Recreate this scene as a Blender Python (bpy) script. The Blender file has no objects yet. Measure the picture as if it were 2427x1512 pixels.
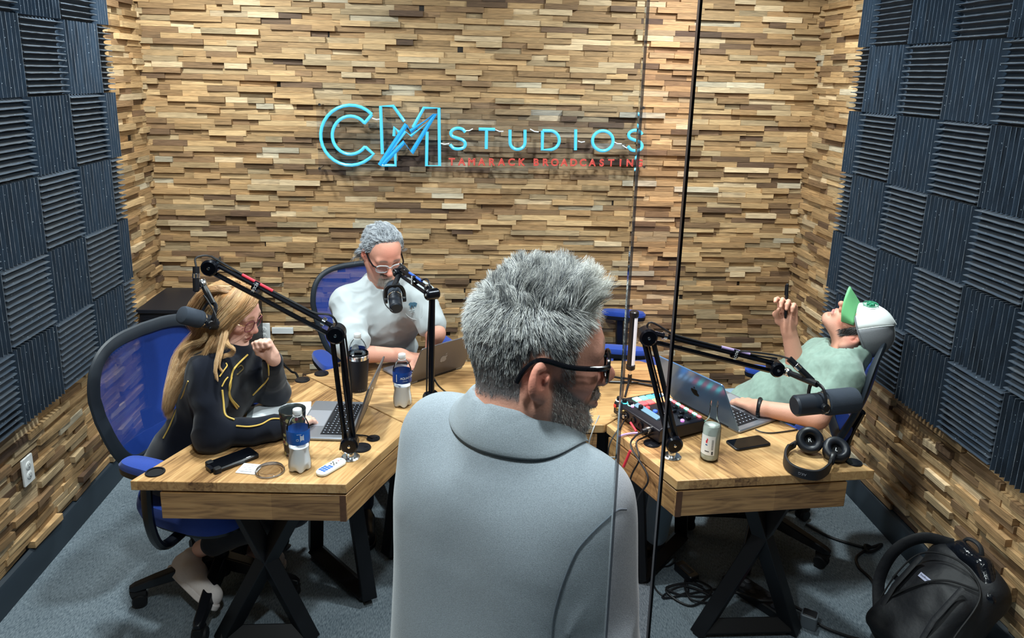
import bpy, math, random
import numpy as np
from mathutils import Vector, Matrix, Euler
random.seed(7); rng = np.random.default_rng(11)
SC = bpy.context.scene; COL = SC.collection
R_ = math.radians
# ---------------------------------------------------------------- camera geometry (metres, X right, Y into the room, Z up)
FPX, PITCH, YAW, ROLL, CAMH = 1752.0, .23853, .06793, .02705, 2.03784
CX, CY = 1213.5, 602.0
FW = Vector((math.sin(YAW)*math.cos(PITCH), math.cos(YAW)*math.cos(PITCH), -math.sin(PITCH)))
_r0 = Vector((math.cos(YAW), -math.sin(YAW), 0)); _u0 = _r0.cross(FW)
RT = _r0*math.cos(ROLL)+_u0*math.sin(ROLL); UP = -_r0*math.sin(ROLL)+_u0*math.cos(ROLL)
CAM = Vector((0, 0, CAMH))
def ray(x, y): return FW + RT*((x-CX)/FPX) - UP*((y-CY)/FPX)
def atZ(x, y, z): d = ray(x, y); return CAM + d*((z-CAMH)/d.z)
def atY(x, y, yy): d = ray(x, y); return CAM + d*(yy/d.y)
def atD(x, y, dep): return CAM + ray(x, y)*dep
def V(*a): return Vector(a)
# ---------------------------------------------------------------- materials
def lin(r, g, b):
    f = lambda c: (c/255/12.92) if c/255 <= .04045 else ((c/255+.055)/1.055)**2.4
    return (f(r), f(g), f(b), 1)
MATS = {}
def mat(name, col=(.5, .5, .5, 1), rough=.5, metal=0., vcol=False, noise=0., nscale=40., bump=0., bscale=60., stretch=None,
        emit=None, estr=0., spec=.5, trans=0., ior=1.45, alpha=1., sheen=0., coat=0., sss=0.):
    if name in MATS: return MATS[name]
    m = bpy.data.materials.new(name); m.use_nodes = True; MATS[name] = m
    nt = m.node_tree; N = nt.nodes; L = nt.links; b = N['Principled BSDF']
    b.inputs['Base Color'].default_value = col; b.inputs['Roughness'].default_value = rough; b.inputs['Metallic'].default_value = metal
    b.inputs['Specular IOR Level'].default_value = spec; b.inputs['IOR'].default_value = ior
    b.inputs['Transmission Weight'].default_value = trans; b.inputs['Alpha'].default_value = alpha
    b.inputs['Sheen Weight'].default_value = sheen; b.inputs['Coat Weight'].default_value = coat
    if sss:
        b.inputs['Subsurface Weight'].default_value = sss; b.inputs['Subsurface Radius'].default_value = (1, .35, .2); b.inputs['Subsurface Scale'].default_value = .006
    if emit: b.inputs['Emission Color'].default_value = emit; b.inputs['Emission Strength'].default_value = estr
    src = None
    if vcol:
        a = N.new('ShaderNodeAttribute'); a.attribute_name = 'Col'; src = a.outputs['Color']; L.new(src, b.inputs['Base Color'])
    if noise or bump:
        tc = N.new('ShaderNodeTexCoord'); mp = N.new('ShaderNodeMapping'); L.new(tc.outputs['Object'], mp.inputs['Vector'])
        if stretch: mp.inputs['Scale'].default_value = stretch
    if noise:
        n = N.new('ShaderNodeTexNoise'); n.inputs['Scale'].default_value = nscale; n.inputs['Detail'].default_value = 5; L.new(mp.outputs['Vector'], n.inputs['Vector'])
        mr = N.new('ShaderNodeMapRange'); mr.inputs['From Min'].default_value = .25; mr.inputs['From Max'].default_value = .75
        mr.inputs['To Min'].default_value = 1-noise; mr.inputs['To Max'].default_value = 1+noise; L.new(n.outputs['Fac'], mr.inputs['Value'])
        mx = N.new('ShaderNodeVectorMath'); mx.operation = 'SCALE'; L.new(mr.outputs['Result'], mx.inputs['Scale'])
        if src: L.new(src, mx.inputs[0])
        else: mx.inputs[0].default_value = col[:3]
        L.new(mx.outputs['Vector'], b.inputs['Base Color'])
    if bump:
        n2 = N.new('ShaderNodeTexNoise'); n2.inputs['Scale'].default_value = bscale; n2.inputs['Detail'].default_value = 4; L.new(mp.outputs['Vector'], n2.inputs['Vector'])
        bp = N.new('ShaderNodeBump'); bp.inputs['Strength'].default_value = bump; bp.inputs['Distance'].default_value = .01; L.new(n2.outputs['Fac'], bp.inputs['Height']); L.new(bp.outputs['Normal'], b.inputs['Normal'])
    return m
def clear_mat(name, tint=(1, 1, 1, 1), refl=.08, rough=.02):
    """thin clear sheet: lets light straight through, mirrors a little by Fresnel"""
    m = bpy.data.materials.new(name); m.use_nodes = True; nt = m.node_tree; N = nt.nodes; L = nt.links
    N.remove(N['Principled BSDF']); o = N['Material Output']
    t = N.new('ShaderNodeBsdfTransparent'); t.inputs['Color'].default_value = tint
    g = N.new('ShaderNodeBsdfGlossy'); g.inputs['Roughness'].default_value = rough
    f = N.new('ShaderNodeLayerWeight'); f.inputs['Blend'].default_value = refl
    mx = N.new('ShaderNodeMixShader'); L.new(f.outputs['Fresnel'], mx.inputs['Fac']); L.new(t.outputs[0], mx.inputs[1]); L.new(g.outputs[0], mx.inputs[2]); L.new(mx.outputs[0], o.inputs['Surface'])
    MATS[name] = m; return m
# ---------------------------------------------------------------- mesh builder
def basis(d):
    d = Vector(d).normalized(); a = V(0, 0, 1) if abs(d.z) < .95 else V(1, 0, 0)
    x = a.cross(d).normalized(); return x, d.cross(x), d
class MB:
    def __init__(s): s.v = []; s.f = []; s.c = []; s.mi = []; s.cur = 0; s.col = (1, 1, 1, 1)
    def add(s, vs, fs):
        o = len(s.v); s.v += [tuple(v) for v in vs]
        for f in fs: s.f.append([o+i for i in f]); s.mi.append(s.cur); s.c.append(s.col)
        return s
    def box(s, c, size, M=None):
        hx, hy, hz = size[0]/2, size[1]/2, size[2]/2; c = Vector(c); vs = []
        for x, y, z in ((-1,-1,-1),(1,-1,-1),(1,1,-1),(-1,1,-1),(-1,-1,1),(1,-1,1),(1,1,1),(-1,1,1)):
            p = V(x*hx, y*hy, z*hz); vs.append(c+(M @ p if M else p))
        return s.add(vs, [(3,2,1,0),(4,5,6,7),(0,1,5,4),(1,2,6,5),(2,3,7,6),(3,0,4,7)])
    def prism(s, poly, z0, z1, M=None, c=(0, 0, 0)):
        n = len(poly); c = Vector(c); vs = [V(x, y, z0) for x, y in poly]+[V(x, y, z1) for x, y in poly]
        vs = [c+(M @ p if M else p) for p in vs]
        return s.add(vs, [tuple(range(n-1, -1, -1)), tuple(range(n, 2*n))]+[(i, (i+1) % n, n+(i+1) % n, n+i) for i in range(n)])
    def rbox(s, c, size, r, M=None, n=5):
        """box with corners rounded in plan (local XY) and slight top/bottom ease"""
        w, d, h = size; e = min(r*.4, h*.3); c = Vector(c); rings = []
        for z, ins in ((-h/2, e), (-h/2+e, 0), (h/2-e, 0), (h/2, e)):
            ring = []
            for q, (sx, sy) in enumerate(((1, 1), (-1, 1), (-1, -1), (1, -1))):
                for k in range(n):
                    a = (q+k/(n-1))*math.pi/2
                    p = V(sx*(w/2-r)+(r-ins)*math.cos(a), sy*(d/2-r)+(r-ins)*math.sin(a), z); ring.append(c+(M @ p if M else p))
            rings.append(ring)
        return s.loft(rings, True)
    def loft(s, rings, cap=True, closed=True):
        n = len(rings[0]); vs = [p for r in rings for p in r]; fs = []
        for i in range(len(rings)-1):
            for k in range(n if closed else n-1):
                k2 = (k+1) % n; fs.append((i*n+k, i*n+k2, (i+1)*n+k2, (i+1)*n+k))
        if cap: fs += [tuple(range(n-1, -1, -1)), tuple((len(rings)-1)*n+k for k in range(n))]
        return s.add(vs, fs)
    def tube(s, pts, r, n=8, cap=True, flat=1.):
        pts = [Vector(p) for p in pts]; m = len(pts); rs = r if isinstance(r, (list, tuple)) else [r]*m; rings = []; x = None
        for i in range(m):
            d = (pts[min(i+1, m-1)]-pts[max(i-1, 0)]).normalized()
            if x is None: x, y, _ = basis(d)
            else:
                x = (x-d*x.dot(d)); x = x.normalized() if x.length > 1e-6 else basis(d)[0]; y = d.cross(x)
            rings.append([pts[i]+(x*math.cos(2*math.pi*k/n)+y*math.sin(2*math.pi*k/n)*flat)*rs[i] for k in range(n)])
        return s.loft(rings, cap)
    def cyl(s, a, b, r, n=20, r2=None): return s.tube([a, b], [r, r if r2 is None else r2], n)
    def lathe(s, prof, o=(0, 0, 0), d=(0, 0, 1), n=28, cap=True):
        x, y, z = basis(d); o = Vector(o)
        return s.loft([[o+z*h+(x*math.cos(2*math.pi*k/n)+y*math.sin(2*math.pi*k/n))*max(r, 1e-5) for k in range(n)] for r, h in prof], cap)
    def ell(s, c, r, M=None, n=16, m=10):
        c = Vector(c); rings = []
        for i in range(m+1):
            t = math.pi*i/m; t = min(max(t, .02), math.pi-.02); ring = []
            for k in range(n):
                a = 2*math.pi*k/n; p = V(r[0]*math.sin(t)*math.cos(a), r[1]*math.sin(t)*math.sin(a), -r[2]*math.cos(t)); ring.append(c+(M @ p if M else p))
            rings.append(ring)
        return s.loft(rings)
    def grid(s, P):
        """open sheet from a 2-D list of points"""
        return s.loft(P, False, False)
    def build(s, name, m, parent=None, bevel=0., ang=35, sub=0, solid=0., vc=False, M=None):
        me = bpy.data.meshes.new(name); me.from_pydata(s.v, [], s.f)
        for x in (m if isinstance(m, (list, tuple)) else [m]): me.materials.append(x)
        if any(s.mi): me.polygons.foreach_set('material_index', s.mi)
        if vc:
            ca = me.color_attributes.new('Col', 'FLOAT_COLOR', 'CORNER'); a = np.concatenate([np.tile(c, (len(f), 1)) for f, c in zip(s.f, s.c)]); ca.data.foreach_set('color', a.astype(np.float32).ravel())
        return finish(name, me, parent, bevel, ang, sub, solid, M)
def finish(name, me, parent=None, bevel=0., ang=35, sub=0, solid=0., M=None):
    me.polygons.foreach_set('use_smooth', [True]*len(me.polygons)); me.update()
    if ang: me.set_sharp_from_angle(angle=R_(ang))
    o = bpy.data.objects.new(name, me); COL.objects.link(o)
    if M is not None: o.matrix_world = M
    if parent: o.parent = parent
    if solid: q = o.modifiers.new('s', 'SOLIDIFY'); q.thickness = solid; q.offset = 0
    if sub: q = o.modifiers.new('d', 'SUBSURF'); q.levels = sub; q.render_levels = sub
    if bevel: q = o.modifiers.new('b', 'BEVEL'); q.width = bevel; q.segments = 2; q.limit_method = 'ANGLE'; q.angle_limit = R_(40)
    return o
def thing(name, label, cat, loc=(0, 0, 0), rotz=0., group=None):
    o = bpy.data.objects.new(name, None); COL.objects.link(o); o.location = loc; o.rotation_euler = (0, 0, rotz); o.empty_display_size = .05
    return tag(o, label, cat, group)
def tag(o, label, cat=None, group=None):
    o['label'] = label
    if cat: o['category'] = cat
    if group: o['group'] = group
    return o
def struct(o, label=None):
    o['kind'] = 'structure'
    if label: o['label'] = label
    return o
def dup(root, loc, rotz, label=None, group=None):
    def cp(o, par):
        c = o.copy(); COL.objects.link(c); c.parent = par
        for ch in list(o.children): cp(ch, c)
        return c
    r = cp(root, None); r.location = loc; r.rotation_euler = (0, 0, rotz)
    if label: r['label'] = label
    if group: r['group'] = group
    return r
def rz(a): return Matrix.Rotation(a, 3, 'Z')
def frame(fwd, up=(0, 0, 1)):
    """matrix whose +Y is fwd, +Z near up"""
    y = Vector(fwd).normalized(); z = Vector(up); z = (z-y*z.dot(y)).normalized(); x = y.cross(z)
    return Matrix((x, y, z)).transposed()
def bez(pts, n=8):
    """Catmull-Rom through pts"""
    P = [Vector(p) for p in pts]; P = [P[0]*2-P[1]]+P+[P[-1]*2-P[-2]]; out = []
    for i in range(1, len(P)-2):
        for k in range(n):
            t = k/n; a, b, c, d = P[i-1:i+3]
            out.append(.5*((2*b)+(c-a)*t+(2*a-5*b+4*c-d)*t*t+(-a+3*b-3*c+d)*t**3))
    return out+[P[-2]]
M_BLACK = mat('black_plastic', lin(16, 18, 24), .35)
M_BLKM = mat('black_powder_metal', lin(14, 16, 22), .3, .2)
M_RUB = mat('black_rubber', lin(13, 14, 18), .65)
M_CHROME = mat('chrome', (.8, .82, .85, 1), .18, 1.)
M_WHITE = mat('white_plastic', lin(225, 226, 226), .4)
M_CABLE = mat('black_cable', lin(18, 19, 24), .5)
# ================================================================ room
XL, XR, YB, YF, ZC = -1.738, 1.996, 4.205, .55, 2.75          # wall backing planes
def carpet():
    m = bpy.data.materials.new('grey_carpet'); m.use_nodes = True; nt = m.node_tree; N = nt.nodes; L = nt.links; b = N['Principled BSDF']
    tc = N.new('ShaderNodeTexCoord'); mp = N.new('ShaderNodeMapping'); mp.inputs['Scale'].default_value = (330, 60, 1); mp.inputs['Rotation'].default_value = (0, 0, R_(-6)); L.new(tc.outputs['Object'], mp.inputs['Vector'])
    n = N.new('ShaderNodeTexNoise'); n.inputs['Scale'].default_value = 1.; n.inputs['Detail'].default_value = 6; L.new(mp.outputs['Vector'], n.inputs['Vector'])
    n2 = N.new('ShaderNodeTexNoise'); n2.inputs['Scale'].default_value = 3.; n2.inputs['Detail'].default_value = 3; L.new(tc.outputs['Object'], n2.inputs['Vector'])
    cr = N.new('ShaderNodeValToRGB'); cr.color_ramp.elements[0].position = .3; cr.color_ramp.elements[1].position = .72
    cr.color_ramp.elements[0].color = lin(66, 80, 92); cr.color_ramp.elements[1].color = lin(138, 150, 159)
    ad = N.new('ShaderNodeMath'); ad.operation = 'MULTIPLY_ADD'; ad.inputs[1].default_value = .25; L.new(n2.outputs['Fac'], ad.inputs[0]); sb = N.new('ShaderNodeMath'); sb.operation = 'SUBTRACT'; sb.inputs[1].default_value = .125; L.new(n.outputs['Fac'], sb.inputs[0]); L.new(sb.outputs[0], ad.inputs[2])
    L.new(ad.outputs[0], cr.inputs['Fac']); L.new(cr.outputs['Color'], b.inputs['Base Color']); b.inputs['Roughness'].default_value = .95
    bp = N.new('ShaderNodeBump'); bp.inputs['Strength'].default_value = .5; bp.inputs['Distance'].default_value = .004; L.new(n.outputs['Fac'], bp.inputs['Height']); L.new(bp.outputs['Normal'], b.inputs['Normal'])
    return m
struct(MB().box((.13, 1.6, -.02), (4.2, 5.6, .04)).build('floor', carpet()), 'blue-grey loop pile carpet')
struct(MB().box((.13, 1.6, ZC+.03), (4.2, 5.6, .06)).build('ceiling', mat('ceiling_paint', lin(70, 72, 76), .9)), 'flat ceiling')
PAL = [((192, 160, 118), 5), ((182, 148, 106), 7), ((170, 136, 96), 7), ((158, 125, 88), 5), ((140, 110, 80), 3.5), ((116, 90, 68), 1.8), ((208, 182, 146), 2.6), ((190, 176, 152), 1.), ((96, 74, 58), .7), ((174, 150, 116), 4)]
PW = np.array([w for _, w in PAL]); PW = PW/PW.sum()
def wood_mat():
    m = bpy.data.materials.new('split_wood_tiles'); m.use_nodes = True; nt = m.node_tree; N = nt.nodes; L = nt.links; b = N['Principled BSDF']
    a = N.new('ShaderNodeAttribute'); a.attribute_name = 'Col'; uv = N.new('ShaderNodeAttribute'); uv.attribute_name = 'grain'
    n = N.new('ShaderNodeTexNoise'); n.inputs['Scale'].default_value = 1.; n.inputs['Detail'].default_value = 6; n.inputs['Distortion'].default_value = 1.4; L.new(uv.outputs['Vector'], n.inputs['Vector'])
    mr = N.new('ShaderNodeMapRange'); mr.inputs['From Min'].default_value = .28; mr.inputs['From Max'].default_value = .72; mr.inputs['To Min'].default_value = .56; mr.inputs['To Max'].default_value = 1.26; L.new(n.outputs['Fac'], mr.inputs['Value'])
    mx = N.new('ShaderNodeVectorMath'); mx.operation = 'SCALE'; L.new(a.outputs['Color'], mx.inputs[0]); L.new(mr.outputs['Result'], mx.inputs['Scale']); L.new(mx.outputs['Vector'], b.inputs['Base Color'])
    b.inputs['Roughness'].default_value = .62; b.inputs['Specular IOR Level'].default_value = .35
    bp = N.new('ShaderNodeBump'); bp.inputs['Strength'].default_value = .25; bp.inputs['Distance'].default_value = .004; L.new(n.outputs['Fac'], bp.inputs['Height']); L.new(bp.outputs['Normal'], b.inputs['Normal'])
    return m
M_WOODT = wood_mat()
def wood_wall(name, origin, udir, ndir, length, z0, z1, label, lim=None):
    """staggered split-face blocks of differing depth on one backing; udir runs along the wall, ndir points into the room"""
    u = Vector(udir); nrm = Vector(ndir); o = Vector(origin); up = V(0, 0, 1); b = MB(); G = []
    h = .0298; z = z0; flip = u.cross(up).dot(nrm) < 0
    def quad(pts, col, gr):
        if flip: pts = pts[::-1]; gr = gr[::-1]
        b.col = col; b.add(pts, [(0, 1, 2, 3)]); G.extend(gr)
    while z < z1:
        x = -random.random()*.2
        while x < length:
            w = random.choice((.09, .12, .14, .16, .18, .2, .22, .26)); x0, x1 = max(x, 0), min(x+w, length); x += w
            if x1-x0 < .004: continue
            d = random.choice((.002, .007, .012, .018, .025, .032))+random.random()*.003; t = random.uniform(-.0035, .0035)
            c = PAL[rng.choice(len(PAL), p=PW)][0]; k = random.uniform(.88, 1.1); col = lin(*[min(255, q*k) for q in c])
            za, zb = z+.0006, min(z+h, z1)-.0006
            A = o+u*x0+up*za; B = o+u*x1+up*za; C = o+u*x1+up*zb; D = o+u*x0+up*zb; n0, n1 = nrm*(d+t), nrm*(d-t)
            g0 = random.random()*50; gz = random.random()*50; q = lambda X, Y: (X*9+g0, Y*150+gz, g0)
            ga, gb, gc, gd = q(x0, za), q(x1, za), q(x1, zb), q(x0, zb)
            quad([A+n0, B+n1, C+n1, D+n0], col, [ga, gb, gc, gd])
            quad([D+n0, C+n1, C, D], col, [gd, gc, gc, gd]); quad([A, B, B+n1, A+n0], col, [ga, gb, gb, ga])
            quad([A, A+n0, D+n0, D], col, [ga, ga, gd, gd]); quad([B+n1, B, C, C+n1], col, [gb, gb, gc, gc])
        z += h
    b.col = lin(40, 32, 26); A = o+up*z0; B = o+u*length+up*z0; quad([A, B, B+up*(z1-z0), A+up*(z1-z0)], b.col, [(0, 0, 0)]*4)
    A = A-nrm*.08; B = B-nrm*.08; quad([B, A, A+up*(z1-z0), B+up*(z1-z0)], b.col, [(0, 0, 0)]*4)
    me = bpy.data.meshes.new(name); me.from_pydata(b.v, [], b.f); me.materials.append(M_WOODT)
    ca = me.color_attributes.new('Col', 'FLOAT_COLOR', 'CORNER'); ca.data.foreach_set('color', np.repeat(np.array(b.c, np.float32), 4, 0).ravel())
    ga = me.attributes.new('grain', 'FLOAT_VECTOR', 'CORNER'); ga.data.foreach_set('vector', np.array(G, np.float32).ravel())
    ob = bpy.data.objects.new(name, me); COL.objects.link(ob); return struct(ob, label)
wood_wall('wall_back', (XL, YB, 0), (1, 0, 0), (0, -1, 0), XR-XL, 0, ZC, 'back wall of staggered split teak blocks')
wood_wall('wall_left', (XL, YF, 0), (0, 1, 0), (1, 0, 0), YB-YF, .13, ZC, 'left wall of staggered split wood blocks')
wood_wall('wall_right', (XR, YF, 0), (0, 1, 0), (-1, 0, 0), YB-YF, .13, ZC, 'right wall of staggered split wood blocks')
M_BASE = mat('navy_black_baseboard', lin(40, 50, 60), .45)
def baseboard(name, x, s):
    struct(MB().prism([(0, 0), (.024*s, 0), (.024*s, .11), (.017*s, .122), (0, .128)][::s], 0, YB-YF, Matrix(((1, 0, 0), (0, 0, -1), (0, 1, 0))), (x, YB, 0)).build(name, M_BASE), 'dark slate baseboard')
baseboard('baseboard_left', XL+.006, 1); baseboard('baseboard_right', XR-.006, -1)
struct(MB().box((.13, YB-.037, .064), (XR-XL-.04, .018, .128)).build('baseboard_back', M_BASE), 'dark slate baseboard')
# ---- acoustic foam panels, each one its own thing
def foam_mat():
    m = mat('charcoal_foam', lin(31, 47, 64), .92, noise=.22, nscale=420, bump=.35, bscale=500, spec=.25, sheen=.25)
    nt = m.node_tree; N = nt.nodes; L = nt.links; b = N['Principled BSDF']; src = b.inputs['Base Color'].links[0].from_socket    # pale lint specks
    tc = N.new('ShaderNodeTexCoord'); vo = N.new('ShaderNodeTexVoronoi'); vo.inputs['Scale'].default_value = 75; L.new(tc.outputs['Object'], vo.inputs['Vector'])
    a = N.new('ShaderNodeMath'); a.operation = 'LESS_THAN'; a.inputs[1].default_value = .13; L.new(vo.outputs['Distance'], a.inputs[0])
    sp = N.new('ShaderNodeSeparateColor'); L.new(vo.outputs['Color'], sp.inputs['Color']); g = N.new('ShaderNodeMath'); g.operation = 'GREATER_THAN'; g.inputs[1].default_value = .8; L.new(sp.outputs[0], g.inputs[0])
    mu = N.new('ShaderNodeMath'); mu.operation = 'MULTIPLY'; L.new(a.outputs[0], mu.inputs[0]); L.new(g.outputs[0], mu.inputs[1])
    mx = N.new('ShaderNodeMix'); mx.data_type = 'RGBA'; L.new(mu.outputs[0], mx.inputs[0]); L.new(src, mx.inputs[6]); mx.inputs[7].default_value = lin(170, 185, 200); L.new(mx.outputs[2], b.inputs['Base Color']); return m
M_FOAM = foam_mat()
T = .305
def foam_mesh(w, horizontal, n=12):
    """wedge foam tile in local coords: face towards +X, width along Y, height along Z, lying against x=0"""
    b = MB(); L_ = T-.002; ww = w-.002; prof = []
    span = L_ if horizontal else ww; other = ww if horizontal else L_
    cnt = n if horizontal else max(2, round(n*w/T))
    for i in range(cnt):
        a = span/cnt
        for f, d in ((.03, .014), (.2, .016), (.36, .026), (.44, .048), (.455, .0495), (.545, .0495), (.56, .048), (.64, .026), (.8, .016), (.97, .014)): prof.append(((i+f)*a, d))
    prof = [(0, .014)]+prof+[(span, .014)]
    def P(s_, d, o_): return V(d, o_, s_) if horizontal else V(d, s_, o_)
    m = 9 if other > .2 else 4; rows = []
    for k in range(m+1):
        row = []
        for s_, d in prof:
            j = (random.random()-.5)*.0022 if d > .045 else 0
            row.append(P(s_+j, d, other*k/m))
        rows.append(row)
    b.grid(rows if not horizontal else [r[:] for r in rows][::-1])
    for e, o_ in enumerate((0, other)):
        top = [P(s_, d, o_) for s_, d in prof]; bot = [P(s_, 0, o_) for s_, d in prof]; n_ = len(top)
        b.add(top+bot, [(i, i+1, n_+i+1, n_+i) if (e == 0) != horizontal else (n_+i, n_+i+1, i+1, i) for i in range(n_-1)])
    for s_ in (0, span): b.add([P(s_, 0, 0), P(s_, .014, 0), P(s_, .014, other), P(s_, 0, other)], [(0, 1, 2, 3)])
    b.add([P(0, .001, 0), P(span, .001, 0), P(span, .001, other), P(0, .001, other)], [(0, 1, 2, 3)])
    me = bpy.data.meshes.new('foam'); me.from_pydata(b.v, [], b.f); me.materials.append(M_FOAM); me.polygons.foreach_set('use_smooth', [True]*len(me.polygons)); me.set_sharp_from_angle(angle=R_(50)); return me
FH = [foam_mesh(T, True) for _ in range(2)]; FV = [foam_mesh(T, False) for _ in range(2)]; FHn, FVn = foam_mesh(.115, True), foam_mesh(.115, False)
ORD = ['bottom', 'second', 'third', 'fourth', 'fifth', 'sixth', 'seventh']
COLN = ['narrow strip', 'first full', 'second full', 'third full', 'fourth full', 'fifth full', 'sixth full', 'seventh full', 'eighth full']
def foam(side, xt, yb, col, row):
    """col 0 is the narrow strip by the back corner; row 0 is the bottom row"""
    narrow = col == 0; w = .115 if narrow else T; y0 = yb if narrow else yb-T*col
    hz = FOAMH(side, col, row); me = (FHn if hz else FVn) if narrow else random.choice(FH if hz else FV)
    o = bpy.data.objects.new('acoustic_foam_panel', me); COL.objects.link(o); z = .685+T*row
    if side == 'left': o.location = (xt-.05, y0+.001, z+.001)
    else: o.location = (xt+.05, y0+w-.001, z+.001); o.rotation_euler = (0, 0, math.pi)
    tag(o, f"charcoal foam panel, {'level' if hz else 'upright'} ridges, {ORD[row]} row up, {COLN[col]} column from back corner, {side} wall", 'acoustic panel', f'acoustic foam panels on the {side} wall')
def FOAMH(side, col, row):
    r = 4-row
    return ((3-col)+r) % 2 != 0 if side == 'left' else (col+r) % 2 == 0
for col in range(6):
    for row in range(6): foam('left', -1.66, 2.69167+3*T, col, row)
for col in range(7):
    for row in range(7 if col > 3 else 6):
        if row == 6: continue
        foam('right', 1.918, 3.547, col, row)
# ---- frameless glass front: two panes with a narrow open gap between them
M_PANE = clear_mat('partition_glass', (.90, .955, .96, 1), .10)
M_EDGE = mat('polished_glass_edge', lin(120, 135, 150), .5, spec=.3, alpha=.6)
GY = .62
g = struct(MB().box((-.80, GY, 1.4), (1.89, .006, 2.66)).build('window_1', M_PANE), 'clear frameless glass pane')
MB().box((.1465, GY, 1.4), (.002, .0062, 2.66)).build('polished_edge', M_EDGE, g)
g = struct(MB().box((1.06, GY, 1.4), (1.74, .010, 2.66)).build('door_1', M_PANE), 'clear frameless glass door')
MB().box((.1895, GY, 1.4), (.0022, .006, 2.66)).build('seal_strip', mat('black_seal', lin(20, 22, 28), .3), g)
# ---- lights
def area(name, loc, size, power, col=(1, .97, .93), rot=(0, 0, 0), spread=180, shape='DISK'):
    l = bpy.data.lights.new(name, 'AREA'); l.shape = shape; l.size = size; l.energy = power; l.color = col; l.spread = R_(spread)
    o = bpy.data.objects.new(name, l); COL.objects.link(o); o.location = loc; o.rotation_euler = rot; return o
for n_, x, y, p in (('a', -1.25, 3.35, 40), ('b', 1.25, 3.35, 38), ('c', -.68, 2.35, 48), ('d', .92, 2.35, 46), ('e', -.3, .80, 32), ('f', .95, .7, 9)):
    area('ceiling_downlight_'+n_, (x, y, ZC-.01), .16, p, (1, .985, .965))
w = bpy.data.worlds.new('dim_hall'); SC.world = w; w.use_nodes = True; w.node_tree.nodes['Background'].inputs['Color'].default_value = (.35, .5, .8, 1); w.node_tree.nodes['Background'].inputs['Strength'].default_value = .02
# ---- camera
cd = bpy.data.cameras.new('camera'); co = bpy.data.objects.new('camera', cd); COL.objects.link(co)
cd.sensor_width = 36; cd.lens = 36*FPX/2427; cd.shift_y = (CY-756)/2427; cd.shift_x = 0; cd.clip_start = .02
mw = Matrix((RT, UP, -FW)).transposed().to_4x4(); mw.translation = CAM; co.matrix_world = mw; SC.camera = co; SC.cycles.transparent_max_bounces = 32; SC.cycles.max_bounces = 6; SC.cycles.diffuse_bounces = 3; SC.cycles.glossy_bounces = 3; SC.cycles.transmission_bounces = 3
vs = SC.view_settings; vs.view_transform = 'Standard'; vs.look = 'None'; vs.exposure = 0; vs.gamma = 1; vs.use_curve_mapping = False
# ================================================================ desks
def wood_top_mat():
    m = bpy.data.materials.new('butcher_block_oak'); m.use_nodes = True; nt = m.node_tree; N = nt.nodes; L = nt.links; b = N['Principled BSDF']
    tc = N.new('ShaderNodeTexCoord')
    br = N.new('ShaderNodeTexBrick'); mp0 = N.new('ShaderNodeMapping'); L.new(tc.outputs['Object'], mp0.inputs['Vector']); L.new(mp0.outputs['Vector'], br.inputs['Vector'])
    br.inputs['Scale'].default_value = 1; br.inputs['Brick Width'].default_value = .62; br.inputs['Row Height'].default_value = .075; br.inputs['Mortar Size'].default_value = .0006; br.inputs['Mortar Smooth'].default_value = .2; br.offset = .43
    br.inputs['Color1'].default_value = (0, 0, 0, 1); br.inputs['Color2'].default_value = (1, 1, 1, 1); br.inputs['Mortar'].default_value = (.35, .35, .35, 1)
    mp = N.new('ShaderNodeMapping'); mp.inputs['Scale'].default_value = (2.2, 24, 24); L.new(tc.outputs['Object'], mp.inputs['Vector'])
    n = N.new('ShaderNodeTexNoise'); n.inputs['Scale'].default_value = 2.; n.inputs['Detail'].default_value = 8; n.inputs['Distortion'].default_value = 1.6; L.new(mp.outputs['Vector'], n.inputs['Vector'])
    n3 = N.new('ShaderNodeTexNoise'); n3.inputs['Scale'].default_value = 5.; n3.inputs['Detail'].default_value = 2; L.new(mp0.outputs['Vector'], n3.inputs['Vector'])
    a = N.new('ShaderNodeMath'); a.operation = 'MULTIPLY_ADD'; a.inputs[1].default_value = .42; L.new(br.outputs['Color'], a.inputs[0])
    k = N.new('ShaderNodeMath'); k.operation = 'MULTIPLY_ADD'; k.inputs[1].default_value = 1.05; k.inputs[2].default_value = -.38; L.new(n.outputs['Fac'], k.inputs[0]); L.new(k.outputs[0], a.inputs[2])
    a2 = N.new('ShaderNodeMath'); a2.operation = 'MULTIPLY_ADD'; a2.inputs[1].default_value = .3; L.new(n3.outputs['Fac'], a2.inputs[0]); L.new(a.outputs[0], a2.inputs[2])
    cr = N.new('ShaderNodeValToRGB'); E_ = cr.color_ramp.elements; E_[0].position = .12; E_[0].color = lin(98, 68, 44); E_[1].position = .9; E_[1].color = lin(206, 170, 120)
    e = E_.new(.5); e.color = lin(176, 136, 90); L.new(a2.outputs[0], cr.inputs['Fac']); L.new(cr.outputs['Color'], b.inputs['Base Color'])
    b.inputs['Roughness'].default_value = .30; b.inputs['Specular IOR Level'].default_value = .4
    bp = N.new('ShaderNodeBump'); bp.inputs['Strength'].default_value = .08; bp.inputs['Distance'].default_value = .003; L.new(n.outputs['Fac'], bp.inputs['Height']); L.new(bp.outputs['Normal'], b.inputs['Normal'])
    return m
M_TOP = wood_top_mat(); M_STEEL = mat('black_steel_tube', lin(10, 12, 18), .45, .3)
M_POST = mat('dark_end_grain', lin(92, 62, 42), .5, noise=.2, nscale=60)
ZT = .745
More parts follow.
